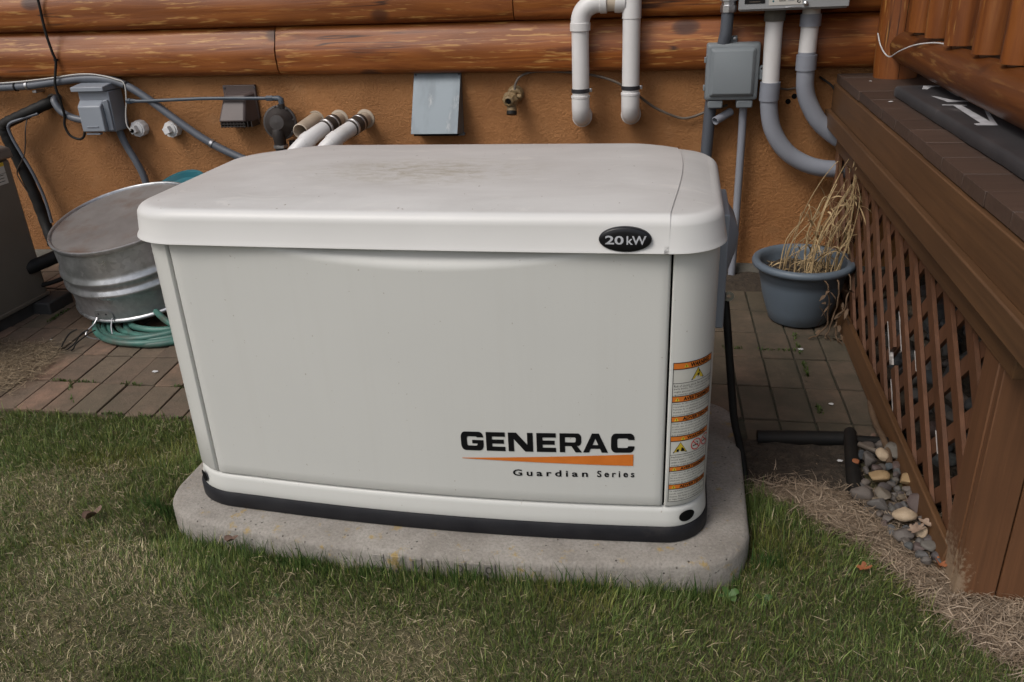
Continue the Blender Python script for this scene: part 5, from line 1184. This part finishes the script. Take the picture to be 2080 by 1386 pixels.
for q in range(2): F += [(1 + q * n + i, 1 + (q + 1) * n + i, 1 + (q + 1) * n + (i + 1) % n, 1 + q * n + (i + 1) % n) for i in range(n)]
sd.add(V, F).obj('potting_soil', MT['soil'], pt, ang=180)
dp = thing('dead_plant', (.983, 1.555, .186), 'dry straw coloured plant with bent stems leaning towards the lattice', 'plant')
lf = MB()
def drleaf(p, d, L, wd):
    p = Vector(p); d = Vector(d).normalized(); s = d.cross(Vector((random.uniform(-.4, .4), random.uniform(-.4, .4), 1))).normalized(); V = []; n = 5
    for i in range(n + 1):
        f = i / n; q = p + d * L * f + Vector((0, 0, -L * .55 * f * f)); ww = wd * math.sin(PI * min(1, f * .9 + .08)); tw = s + Vector((0, 0, .5 * math.sin(f * 3)))
        V += [q - tw * ww, q + tw * ww]
    lf.add(V, [(2 * i, 2 * i + 1, 2 * i + 3, 2 * i + 2) for i in range(n)])
for i in range(46):
    a = random.uniform(0, 2 * PI); r = .115 * math.sqrt(random.random()); b = Vector((PC[0] + .02 + r * math.cos(a), PC[1] + r * math.sin(a) * .9, .182))
    H = random.choice([.10, .16, .22, .26, .32, .36]) * random.uniform(.8, 1.15); lean = random.uniform(.02, .42) if i > 5 else random.uniform(-.25, .1)
    if i < 3: H, lean = .42 - .05 * i, .36
    tip = b + Vector((H * lean + .03, random.uniform(-.06, .05), H))
    k1 = b + (tip - b) * .4 + Vector((-.02, random.uniform(-.01, .01), .02)); k2 = b + (tip - b) * .75 + Vector((random.uniform(-.02, .01), random.uniform(-.015, .015), .015))
    P = [b, k1, k2, tip]
    if random.random() < .45: P.append(tip + Vector((random.uniform(.01, .05), random.uniform(-.02, .02), -random.uniform(.01, .06))))
    P = [Vector((min(q.x, 1.125), q.y, q.z)) for q in P]
    t = catmull(P, 5); r0 = random.uniform(.0013, .0030)
    MB().tube(t, [r0 * (1 - .55 * j / len(t)) for j in range(len(t))], 6).obj('stem', MT['drystem'], dp, ang=60)
    for _ in range(random.randint(2, 6)):
        q = t[random.randint(len(t) // 3, len(t) - 1)]; drleaf(q, (random.uniform(-.3, 1), random.uniform(-.8, .6), random.uniform(-.5, .8)), random.uniform(.02, .085), random.uniform(.0012, .0042))
for i in range(70):
    a = random.uniform(0, 2 * PI); r = .13 * math.sqrt(random.random()); drleaf((PC[0] + r * math.cos(a), PC[1] + r * math.sin(a), .196), (random.uniform(-1, 1), random.uniform(-1, 1), .25), random.uniform(.02, .06), random.uniform(.001, .003))
tag(lf.obj('dry_leaves', MT['drystem'], dp, fix=False, ang=60), kind='stuff')
dv_ = thing('dead_vine', (1.10, 1.42, .0), 'brown withered vine trailing over the right side of the pot to the pavers', 'plant')
for k in range(3):
    t = catmull([(1.02 + .05 * k, 1.40 + .03 * k, .235), (1.045 + .04 * k, 1.372 + .02 * k, .20), (1.055 + .03 * k, 1.375, .14), (1.06 + .02 * k, 1.38, .09), (1.055 + .02 * k, 1.375, .045), (1.03 + .03 * k, 1.36, .012), (1.0 + .06 * k, 1.345, .006)], 6)
    t = [q + Vector((.010 * mnoise.noise(q * 30 + Vector((k, 0, 0))), .010 * mnoise.noise(q * 30 + Vector((0, k, 4))), .006 * mnoise.noise(q * 40))) for q in t]
    MB().tube(t, .0028, 6).obj('vine_stem', MT['vine'], dv_, ang=60)
lf = MB()
for i in range(26): drleaf((random.uniform(1.0, 1.12), random.uniform(1.33, 1.40), random.choice([.01, .02, .05, .09, .13, .18])), (random.uniform(-1, 1), random.uniform(-1, .3), random.uniform(-.6, .3)), random.uniform(.02, .045), random.uniform(.003, .007))
tag(lf.obj('withered_leaves', MT['vine'], dv_, fix=False, ang=60), kind='stuff')

# ------------------------------------------------------------------ black edging and drain pipe in front of the pavers
ed = thing('black_edging', (.9, .60, 0), 'black plastic edging strip along the front of the dark pavers', 'edging')
MB().tube([(.765, .612, .020), (.90, .618, .024), (1.005, .622, .026)], .021, 14).obj('round_edge', MT['rubber'], ed)
MB().add([(.762, .605, .02), (1.0, .613, .02), (1.0, .597, -.04), (.775, .585, -.045)], [(0, 1, 2, 3)]).obj('skirt', MT['rubber'], ed, fix=False)
MB().tube([(1.02, .628, .020), (1.10, .632, .018), (1.17, .634, .016)], .014, 12).obj('round_edge', MT['rubber'], ed)
dr = thing('drain_tube', (1.0, .5, 0), 'black plastic tube running from the edging towards the lawn, half buried in straw', 'pipe')
MB().tube(catmull([(1.018, .640, .036), (1.014, .622, .038), (1.008, .57, .034), (1.000, .50, .030), (.995, .45, .024)], 6), .0175, 16).obj('tube', MT['rubber'], dr)
MB().tube(catmull([(.996, .455, .026), (.992, .41, .020), (.990, .36, .012), (.992, .30, -.002)], 6), .0195, 16).obj('tube_sleeve', MT['rubber'], dr)
MB().lathe([(0, .002), (.009, 0), (.009, -.01)], (1.004, .478, .046), (0, -.2, 1), 10).obj('orange_tag', MT['leaf_orange'], dr)
t = catmull([(1.135, .95, .0), (1.115, .85, .010), (1.105, .72, .020), (1.10, .62, .040), (1.098, .55, .040), (1.095, .50, .030)], 6)
tag(MB().tube(t, .0085, 10).obj('root_stick', MT['vine']), 'thin brown stick lying along the foot of the lattice by the stones', 'stick')
t = catmull([(1.03, .575, .040), (1.06, .545, .042), (1.085, .53, .040)], 6)
tag(MB().tube(t, .0075, 10).obj('grey_stick', MT['wire']), 'short grey stick lying across the stones beside the black tube', 'stick')

# ------------------------------------------------------------------ river stones
def stone_mesh(seed):
    bm = bmesh.new(); bmesh.ops.create_icosphere(bm, subdivisions=3, radius=1)
    for v in bm.verts:
        n1 = mnoise.noise(v.co * .9 + Vector((seed * 7.3, 0, 0))); n2 = mnoise.noise(v.co * 2.1 + Vector((0, seed * 3.1, 0)))
        v.co *= 1 + .28 * n1 + .08 * n2
    rs = random.Random(seed)
    for _ in range(9):
        d = Vector((rs.gauss(0, 1), rs.gauss(0, 1), rs.gauss(0, 1))).normalized(); lim = rs.uniform(.52, .78)
        for v in bm.verts:
            q = v.co.dot(d)
            if q > lim: v.co -= d * (q - lim) * .88
    for v in bm.verts: v.co.z *= .72
    me = bpy.data.meshes.new('river_stone'); bm.to_mesh(me); bm.free(); me.shade_smooth(); me.set_sharp_from_angle(angle=math.radians(50)); return me
sm = [stone_mesh(i) for i in range(7)]
for me in sm: me.materials.append(MT['stone'])
smc = [stone_mesh(20 + i) for i in range(3)]
smc[0].materials.append(MT['stone_cream']); smc[1].materials.append(MT['stone_tan']); smc[2].materials.append(MT['stone_tan'])
special = [((1.079, .262, .040), .030, 0, 'big pale cream stone with a pointed top, the brightest by the lattice foot'),
           ((1.050, .428, .034), .028, 1, 'large rounded tan stone beside the black tube'),
           ((1.084, .524, .040), .022, 0, 'small pale oval stone lying farthest back by the brown stick'),
           ((1.098, .205, .034), .018, 0, 'small pale pointed stone in front of the dark blue one'),
           ((1.118, .418, .036), .024, 1, 'brownish wedge shaped stone leaning on the lattice rail')]
busy = []
for (x, y, z), r, k, lbl in special:
    o = place('river_stone', smc[k], (x, y, z), None, (random.uniform(-.3, .3), random.uniform(-.3, .3), random.uniform(0, 6)), (r, r * .92, r * .98)); tag(o, lbl, 'stone', 'river stones by the lattice'); busy.append((x, y, r))
tries = 0; cnt = 0
while cnt < 95 and tries < 6000:
    tries += 1
    y = random.uniform(.10, .60); x = random.uniform(1.0 + max(0, (.30 - y)) * .42, 1.128)
    if x < 1.03 and y > .42: continue
    r = random.choice([random.uniform(.010, .018), random.uniform(.017, .030)])
    if any(math.hypot(x - a, y - b) < (r + c) * .72 for a, b, c in busy): continue
    o = place('river_stone', sm[random.randrange(7)], (x, y, .012 + r * .55 + random.uniform(0, .012)), None, (random.uniform(-.5, .5), random.uniform(-.5, .5), random.uniform(0, 6)), (r * random.uniform(.9, 1.35), r, r * random.uniform(.8, 1.15)))
    tag(o, 'dull river stone in the loose heap between the drain tube and the lattice foot', 'stone', 'river stones by the lattice'); busy.append((x, y, r)); cnt += 1
busy2 = []; tries = 0; cnt = 0
while cnt < 130 and tries < 9000:
    tries += 1
    y = random.uniform(.16, 1.75); x = random.uniform(1.24, 1.62); r = random.uniform(.026, .046)
    if any(math.hypot(x - a, y - b) < (r + c) * .70 for a, b, c in busy2): continue
    o = place('river_stone', sm[random.randrange(7)], (x, y, .0 + (x - 1.2) * .13 + r * .4), None, (random.uniform(-.5, .5), random.uniform(-.5, .5), random.uniform(0, 6)), (r * random.uniform(.95, 1.4), r, r * random.uniform(.8, 1.1)))
    tag(o, 'river stone in the dark bed under the deck, seen through the lattice', 'stone', 'river stones under the deck'); busy2.append((x, y, r)); cnt += 1
ub = MB(); ub.add([(1.165, .06, .002), (1.165, 2.05, .002), (1.7, 2.05, .07), (1.7, .06, .07), (2.85, 2.05, .07), (2.85, .06, .07)], [(0, 3, 2, 1), (3, 5, 4, 2)])
tag(ub.obj('gravel_bed', MT['soil'], fix=False), kind='structure')

# ------------------------------------------------------------------ fallen leaves, weeds, flecks
def leaf(name, p, size, m, label, cat, curl=.5, lobes=5, rz=0., grp=None, up=.3):
    V = [(0, 0, 0)]; n = 26
    for i in range(n):
        a = 2 * PI * i / n; r = (.55 + .45 * abs(math.cos(a * lobes / 2))) * (1 + .2 * mnoise.noise((math.cos(a) * 2, math.sin(a) * 2, size * 90)))
        x, y = r * math.cos(a) * size, r * math.sin(a) * size * .62
        V.append((x, y, curl * size * ((y / size) ** 2 * 1.6 + (x / size) ** 2 * up) + .12 * size * mnoise.noise((a * 1.5, size * 50, 2))))
    mtx = Matrix.Rotation(rz, 3, 'Z'); z0 = min(v[2] for v in V)
    V = [tuple(mtx @ Vector((v[0], v[1], v[2] - z0)) + Vector(p)) for v in V]
    b = MB().add(V, [(0, 1 + i, 1 + (i + 1) % n) for i in range(n)]); o = b.obj(name, MT[m], fix=False, ang=60)
    return tag(o, label, cat, grp)
leaf('fallen_leaf', (-.905, -.030, .055), .027, 'leaf_brown', 'curled brown dead leaf standing in the grass left of the pad', 'leaf', 1.4, 3, 1.2)
leaf('fallen_leaf', (.948, .045, .040), .020, 'leaf_orange', 'rusty brown leaf on the lawn in front of the straw strip', 'leaf', .9, 5, .4)
leaf('fallen_leaf', (1.140, .145, .030), .022, 'leaf_orange', 'orange leaf against the deck corner, the farther of two', 'leaf', .8, 5, .2)
leaf('fallen_leaf', (1.118, .098, .030), .020, 'leaf_orange', 'orange leaf near the deck corner, nearer the lawn', 'leaf', 1.0, 5, 1.6)
leaf('fallen_leaf', (1.088, .196, .045), .026, 'leaf_tan', 'pale tan crumpled leaf below the stones', 'leaf', .7, 7, .7)
leaf('fallen_leaf', (1.112, .215, .05), .020, 'leaf_tan', 'pale tan leaf resting on the lowest stones', 'leaf', .8, 5, 2.2)
leaf('fallen_leaf', (-.475, -.105, .085), .018, 'leaf_brown', 'small brown leaf in the grass below the left end of the pad', 'leaf', 1.2, 3, .9)
leaf('fallen_leaf', (1.085, .655, .012), .024, 'leaf_brown', 'reddish brown leaf lying behind the black edging', 'leaf', .8, 5, .3)
def weed(x, y, z, n, L, label):
    wd = thing('broadleaf_weed', (x, y, z), label, 'weed')
    for i in range(n):
        a = 2 * PI * i / n + .5; V = []; m = 7
        for j in range(m + 1):
            f = j / m; ww = L * (.10 + .16 * math.sin(PI * min(1, f * .95 + .05))) * (1 + .35 * (j % 2)); q = Vector((math.cos(a) * L * f, math.sin(a) * L * f, L * .5 * math.sin(f * 2.2))); s = Vector((-math.sin(a), math.cos(a), .2))
            V += [Vector((x, y, z)) + q - s * ww * (f < .98), Vector((x, y, z)) + q + s * ww * (f < .98) + Vector((0, 0, .001))]
        MB().add(V, [(2 * k, 2 * k + 1, 2 * k + 3, 2 * k + 2) for k in range(m)]).obj('leaf', MT['leaf_green'], wd, fix=False, ang=60)
weed(.655, -.075, .028, 4, .026, 'light green broad leaved weed in the lawn right of the pad')
weed(.725, -.085, .034, 3, .022, 'small light green weed at the lawn right of the larger weed')
weed(-.33, -.225, .026, 4, .024, 'bright green broad leaved weed in the lawn below the pad')
weed(-.72, -.30, .014, 4, .022, 'green broad leaved weed near the lower left corner')
def fleck(p, r, label):
    r *= .7; b = MB(); n = 14; V = [(p[0], p[1], p[2] + r * .25)]
    for i in range(n):
        a = 2 * PI * i / n; q = r * (.55 + .6 * abs(mnoise.noise((math.cos(a) * 2.5, math.sin(a) * 2.5, r * 300)))); V.append((p[0] + q * math.cos(a) * 1.3, p[1] + q * math.sin(a), p[2]))
    b.add(V, [(0, 1 + i, 1 + (i + 1) % n) for i in range(n)]); tag(b.obj('white_fleck', MT['fleck'], fix=False, ang=60), label, 'litter')
fleck((.962, 1.262, .003), .015, 'white scrap lying on the pavers in front of the pot')
fleck((1.005, .868, .003), .014, 'white splash on the dark pavers near the lattice')
fleck((-1.905, 1.075, .003), .008, 'small white scrap on the pavers left of the tub')
fleck((-1.305, .855, .003), .018, 'white splash on the pavers near the left corner of the generator')
fleck((1.157, 1.33, .836), .012, 'white scrap on the deck boards beside the sign')
fleck((1.185, 1.80, .836), .010, 'white scrap on the deck near the log post')
fleck((.97, .500, .03), .012, 'white pebble like scrap in the soil by the edging')
# ------------------------------------------------------------------ lawn and dead thatch
def vnoise(X, Y, scale, seed):
    g = np.random.default_rng(seed).random((64, 64)); x = X * scale + 31.3; y = Y * scale + 17.7
    i = np.floor(x).astype(int); j = np.floor(y).astype(int); fx = x - i; fy = y - j; fx = fx * fx * (3 - 2 * fx); fy = fy * fy * (3 - 2 * fy)
    a = g[i % 64, j % 64]; b = g[(i + 1) % 64, j % 64]; c = g[i % 64, (j + 1) % 64]; d = g[(i + 1) % 64, (j + 1) % 64]
    return (a * (1 - fx) + b * fx) * (1 - fy) + (c * (1 - fx) + d * fx) * fy
def sst(t): t = np.clip(t, 0, 1); return t * t * (3 - 2 * t)
gv_ = np.array([v.co[:] for v in ground.data.vertices]) + np.array(ground.location)
GX, GY = np.array(xs), np.array(ys); GZm = gv_[:, 2].reshape(len(GY), len(GX))
def gz(X, Y):
    i = np.clip(np.searchsorted(GX, X) - 1, 0, len(GX) - 2); j = np.clip(np.searchsorted(GY, Y) - 1, 0, len(GY) - 2)
    fx = (X - GX[i]) / (GX[i + 1] - GX[i]); fy = (Y - GY[j]) / (GY[j + 1] - GY[j])
    return (GZm[j, i] * (1 - fx) + GZm[j, i + 1] * fx) * (1 - fy) + (GZm[j + 1, i] * (1 - fx) + GZm[j + 1, i + 1] * fx) * fy
def pad_front(X): return np.where(np.abs(X) < .556, PY0 - .048 * (1 - (X / .556) ** 2), PY0 + .15 - np.sqrt(np.clip(.15 ** 2 - (np.abs(X) - .556) ** 2, 0, None)))
def inpad(X, Y): return (np.abs(X) < .712) & (Y > pad_front(X) - .004) & (Y < .71)
def thatch_edge(X):   # y above which the straw strip starts, right of the pad
    return np.interp(X, [.70, .737, .855, .964, 1.047, 1.113, 1.201, 1.4], [.42, .345, .217, .13, .035, -.087, -.178, -.36])
def straw_zone(X, Y):
    r = (X > .70) * sst((Y - thatch_edge(X) + .05 * (vnoise(X, Y, 9, 5) - .5)) / .05 + .5)
    l = sst(((-1.60 - X) + (Y - .62) * .35 + .18 * (vnoise(X, Y, 6, 6) - .5)) / .10) * sst((Y - .50) / .08)
    return np.maximum(r, l)
def paved(X, Y): return ((Y > .556 + .012 * (vnoise(X, Y, 14, 8) - .5) + .03 * (vnoise(X, Y, 45, 18) - .5)) & (X < -.70)) | ((Y > .615) & (X > .62)) | (Y > .62)
def blades(N, x0, x1, y0, y1, hmin, hmax, wid, kind):
    X = rng.uniform(x0, x1, N); Y = rng.uniform(y0, y1, N)
    sz = straw_zone(X, Y); keep = ~inpad(X, Y)
    pd = np.hypot(np.maximum(np.abs(X) - .70, 0), np.maximum(pad_front(X) - Y, 0)); near = np.exp(-pd / .07) * (Y < .6)
    near2 = np.exp(-pd / .13) * (Y < .6)
    patch = .55 * vnoise(X, Y, 3.1, 1) + .3 * vnoise(X, Y, 8, 2) + .15 * vnoise(X, Y, 22, 3)
    green = sst((patch - .36) / .28)
    cen = np.exp(-(((X + .15) / .55) ** 2 + ((Y + .33) / .10) ** 2)) + .9 * np.exp(-(((X + .75) / .22) ** 2 + ((Y + .17) / .07) ** 2))
    rgt = sst((X - .35) / .3) * (1 - sz); up = sst((Y - .12) / .25) * (X < -.6)
    green = np.clip(green * .62 + .85 * near2 + .38 * rgt + .26 * up - .24 * cen + .54 + .5 * (vnoise(X, Y, 30, 4) - .5), .46, 1)
    if kind == 'grass': keep &= ~paved(X, Y) & (rng.random(N) > sz * 1.02) & (rng.random(N) < .55 + .45 * green)
    X, Y, sz, near, green, cen = [a[keep] for a in (X, Y, sz, near, green, cen)]; n = len(X)
    isg = rng.random(n) < green * .93
    H = (hmin + (hmax - hmin) * rng.random(n) ** 1.5) * (.75 + .5 * green) * (1 + .9 * near * rng.random(n)); H = np.where(isg, H, H * .85)
    ang = rng.uniform(0, 2 * PI, n); flow = 2.2 * PI * vnoise(X, Y, 4, 9); ang = np.where(rng.random(n) < .5, flow + rng.normal(0, .7, n), ang)
    lean = np.where(isg, rng.uniform(.2, .95, n), rng.uniform(.7, 1.5, n)) * (1 - .55 * near)
    L = H; dx = np.cos(ang); dy = np.sin(ang); Wd = wid * rng.uniform(.6, 1.25, n); px, py = -dy, dx
    tw = rng.uniform(-.9, .9, n); Z = gz(X, Y) - .004
    c1, s1 = np.cos(np.clip(lean * .5, 0, 1.45)), np.sin(np.clip(lean * .5, 0, 1.45)); c2, s2 = np.cos(np.clip(lean * 1.15, 0, 1.6)), np.sin(np.clip(lean * 1.15, 0, 1.6))
    m = np.stack([X + dx * s1 * L * .5, Y + dy * s1 * L * .5, Z + c1 * L * .5], 1); t = m + np.stack([dx * s2 * L * .5, dy * s2 * L * .5, c2 * L * .5], 1)
    b = np.stack([X, Y, Z], 1); o = np.stack([px * Wd, py * Wd, tw * Wd * .4], 1)
    V = np.stack([b - o, b + o, m + o * .8, m - o * .8, t], 1).reshape(-1, 3)
    base = np.arange(n) * 5
    Fq = np.stack([base, base + 1, base + 2, base + 3], 1); Ft = np.stack([base + 3, base + 2, base + 4], 1)
    r1 = rng.random(n)[:, None]; r2 = rng.random(n)[:, None]; hu = vnoise(X, Y, 5, 12)[:, None]
    gcol = (np.array([.045, .085, .020]) * (1 - r1) + np.array([.235, .30, .085]) * r1) * (.75 + .5 * r2)
    yel = (r2 > .8) | (hu > .75); gcol = np.where(yel & (r1 > .4), gcol * .5 + np.array([.20, .18, .04]) * .6, gcol)
    scol = (np.array([.36, .29, .155]) * (1 - r1) + np.array([.68, .58, .37]) * r1) * (.65 + .5 * r2)
    colr = np.where(isg[:, None], gcol, scol)
    return V, Fq, Ft, np.repeat(colr, 5, 0)
def build(name, parts, m, label=None):
    Vs, Q, T, Cs, off = [], [], [], [], 0
    for V, Fq, Ft, c in parts: Vs.append(V); Q.append(Fq + off); T.append(Ft + off); Cs.append(c); off += len(V)
    V = np.concatenate(Vs); Q = np.concatenate(Q); T = np.concatenate(T); c = np.concatenate(Cs)
    me = bpy.data.meshes.new(name); me.vertices.add(len(V)); me.vertices.foreach_set('co', V.astype(np.float32).ravel())
    nl = Q.size + T.size; me.loops.add(nl); me.loops.foreach_set('vertex_index', np.concatenate([Q.ravel(), T.ravel()]).astype(np.int32))
    me.polygons.add(len(Q) + len(T)); st_ = np.concatenate([np.arange(len(Q)) * 4, Q.size + np.arange(len(T)) * 3]).astype(np.int32)
    me.polygons.foreach_set('loop_start', st_)
    try: me.polygons.foreach_set('loop_total', np.concatenate([np.full(len(Q), 4), np.full(len(T), 3)]).astype(np.int32))
    except Exception: pass
    me.update(calc_edges=True); a = me.color_attributes.new('col', 'FLOAT_COLOR', 'POINT')
    a.data.foreach_set('color', np.concatenate([c, np.ones((len(c), 1))], 1).astype(np.float32).ravel())
    me.materials.append(MT[m]); me.shade_smooth(); o = bpy.data.objects.new(name, me); COL.objects.link(o)
    tag(o, label, kind='stuff'); return o
P_ = [blades(430000, -2.25, 1.42, -.60, .60, .008, .028, .0008, 'grass')]
P_.append(blades(15000, -2.3, 1.3, -.55, .60, .025, .050, .0012, 'grass'))
# taller tufts standing against the pad
def tufts(n):
    X = rng.uniform(-.80, .78, n); Y = pad_front(np.clip(X, -.70, .70)) - np.abs(rng.normal(.014, .014, n)) - .004; 
    cl = vnoise(X, X * 0, 17, 31); k = ((cl > .30) | (rng.random(n) < .3)) & ((np.abs(X - .01) > .15) | (rng.random(n) < .40)); X, Y, cl = X[k], Y[k], cl[k]; n = len(X)
    H = rng.uniform(.014, .036, n) * (.45 + .9 * cl ** 1.5); H = np.where(rng.random(n) < .09, rng.uniform(.045, .085, n), H)
    ang = rng.uniform(0, 2 * PI, n); lean = rng.uniform(.02, .6, n); dx, dy = np.cos(ang), np.sin(ang); Wd = .0010 * rng.uniform(.6, 1.3, n); Z = gz(X, Y) - .004
    s1, c1, s2, c2 = np.sin(lean * .5), np.cos(lean * .5), np.sin(lean * 1.4), np.cos(lean * 1.4)
    m = np.stack([X + dx * s1 * H * .5, Y + dy * s1 * H * .5 * .4, Z + c1 * H * .5], 1); t = m + np.stack([dx * s2 * H * .5, dy * s2 * H * .5 * .4, c2 * H * .5], 1)
    b = np.stack([X, Y, Z], 1); o = np.stack([Wd, Wd * rng.uniform(-.8, .8, n), 0 * X], 1)
    V = np.stack([b - o, b + o, m + o * .8, m - o * .8, t], 1).reshape(-1, 3); base = np.arange(n) * 5
    r1 = rng.random(n)[:, None]; c = (np.array([.034, .082, .020]) * (1 - r1) + np.array([.075, .13, .036]) * r1)
    c = np.where(rng.random(n)[:, None] < .08, np.array([.24, .21, .11]), c)
    return V, np.stack([base, base + 1, base + 2, base + 3], 1), np.stack([base + 3, base + 2, base + 4], 1), np.repeat(c, 5, 0)
P_.append(tufts(7000))
build('lawn_grass', P_, 'blade')
def thatch(N, x0, x1, y0, y1, dens, Lr, wid, lift, pal):
    X = rng.uniform(x0, x1, N); Y = rng.uniform(y0, y1, N); k = dens(X, Y) > rng.random(N); k &= ~inpad(X, Y); X, Y = X[k], Y[k]; n = len(X)
    L = rng.uniform(*Lr, n); a = rng.uniform(0, 2 * PI, n); bend = rng.normal(0, .7, n); Z = gz(X, Y) + rng.random(n) ** 1.6 * lift
    Z = np.where(paved(X, Y), np.maximum(Z, .001 + rng.random(n) * .012), Z)
    pit = rng.normal(0, .22, n); Wd = wid * rng.uniform(.6, 1.4, n)
    d0 = np.stack([np.cos(a), np.sin(a), pit], 1); d1 = np.stack([np.cos(a + bend), np.sin(a + bend), -pit * .7 + rng.normal(0, .15, n)], 1)
    b = np.stack([X, Y, Z], 1); m = b + d0 * (L * .5)[:, None]; t = m + d1 * (L * .5)[:, None]
    o = np.stack([-np.sin(a), np.cos(a), rng.uniform(-.5, .5, n)], 1) * Wd[:, None]
    V = np.stack([b - o, b + o, m + o, m - o, t], 1).reshape(-1, 3); base = np.arange(n) * 5
    r1 = rng.random(n)[:, None]; r2 = rng.random(n)[:, None]; c = (np.array(pal[0]) * (1 - r1) + np.array(pal[1]) * r1) * (.6 + .6 * r2)
    return V, np.stack([base, base + 1, base + 2, base + 3], 1), np.stack([base + 3, base + 2, base + 4], 1), np.repeat(c, 5, 0)
dz = lambda X, Y: straw_zone(X, Y) * (~((Y > .60) & (X > .6))) * np.where(X > .6, (1 - sst((Y - .335) / .09) * .965) * (1 - .60 * sst((X - 1.01 - np.maximum(0, .30 - Y) * .42) / .05) * (Y > .12)), .9)
dl = lambda X, Y: np.where((X < -1.45) & (Y > .45), sst(((-1.66 - X) - np.abs(Y - .80) * .35 + .12 * (vnoise(X, Y, 9, 61) - .5)) / .20) * .9 * (1 - sst((Y - .95) / .15)), 0) * (~((Y > 1.05)))
lw = lambda X, Y: .35 * (1 - straw_zone(X, Y)) * ~paved(X, Y)
ST = [thatch(60000, .66, 1.5, -.45, .62, dz, (.02, .075), .0008, .024, ((.24, .175, .115), (.54, .43, .32))),
      thatch(30000, -2.3, -1.3, .42, 1.1, dl, (.02, .07), .0008, .016, ((.22, .165, .105), (.42, .33, .22))),
      thatch(24000, -2.2, 1.3, -.6, .6, lw, (.010, .038), .0006, .022, ((.26, .20, .11), (.52, .43, .28)))]
build('dry_thatch', ST, 'straw')
# moss and sprouts in the paver joints
def sprouts():
    X, Y = [], []
    for (xa, ya, xb, yb, n) in ((.955, 1.41, .966, .72, 420), (-1.67, .7605, -1.05, .758, 180), (-1.58, .76, -1.42, .55, 60), (-2.04, 1.1, -2.07, 1.40, 200), (.70, 1.258, .96, 1.256, 90), (-1.45, .555, -.72, .557, 260)):
        t = rng.random(n); X.append(xa + (xb - xa) * t + rng.normal(0, .004, n)); Y.append(ya + (yb - ya) * t + rng.normal(0, .004, n))
    X = np.concatenate(X); Y = np.concatenate(Y); n = len(X); k = vnoise(X, Y, 16, 44) > .42; X, Y = X[k], Y[k]; n = len(X)
    H = rng.uniform(.004, .012, n); a = rng.uniform(0, 2 * PI, n); Wd = .0016; b = np.stack([X, Y, np.full(n, -.006)], 1); o = np.stack([np.cos(a), np.sin(a), 0 * a], 1) * Wd
    m = b + np.stack([-np.sin(a) * H * .3, np.cos(a) * H * .3, H * .6 + .004], 1); t = m + np.stack([-np.sin(a) * H * .5, np.cos(a) * H * .5, H * .3], 1)
    V = np.stack([b - o, b + o, m + o, m - o, t], 1).reshape(-1, 3); base = np.arange(n) * 5; r1 = rng.random(n)[:, None]
    return V, np.stack([base, base + 1, base + 2, base + 3], 1), np.stack([base + 3, base + 2, base + 4], 1), np.repeat(np.array([.04, .07, .015]) * (1 - r1) + np.array([.10, .15, .03]) * r1, 5, 0)
build('joint_moss', [sprouts()], 'blade')
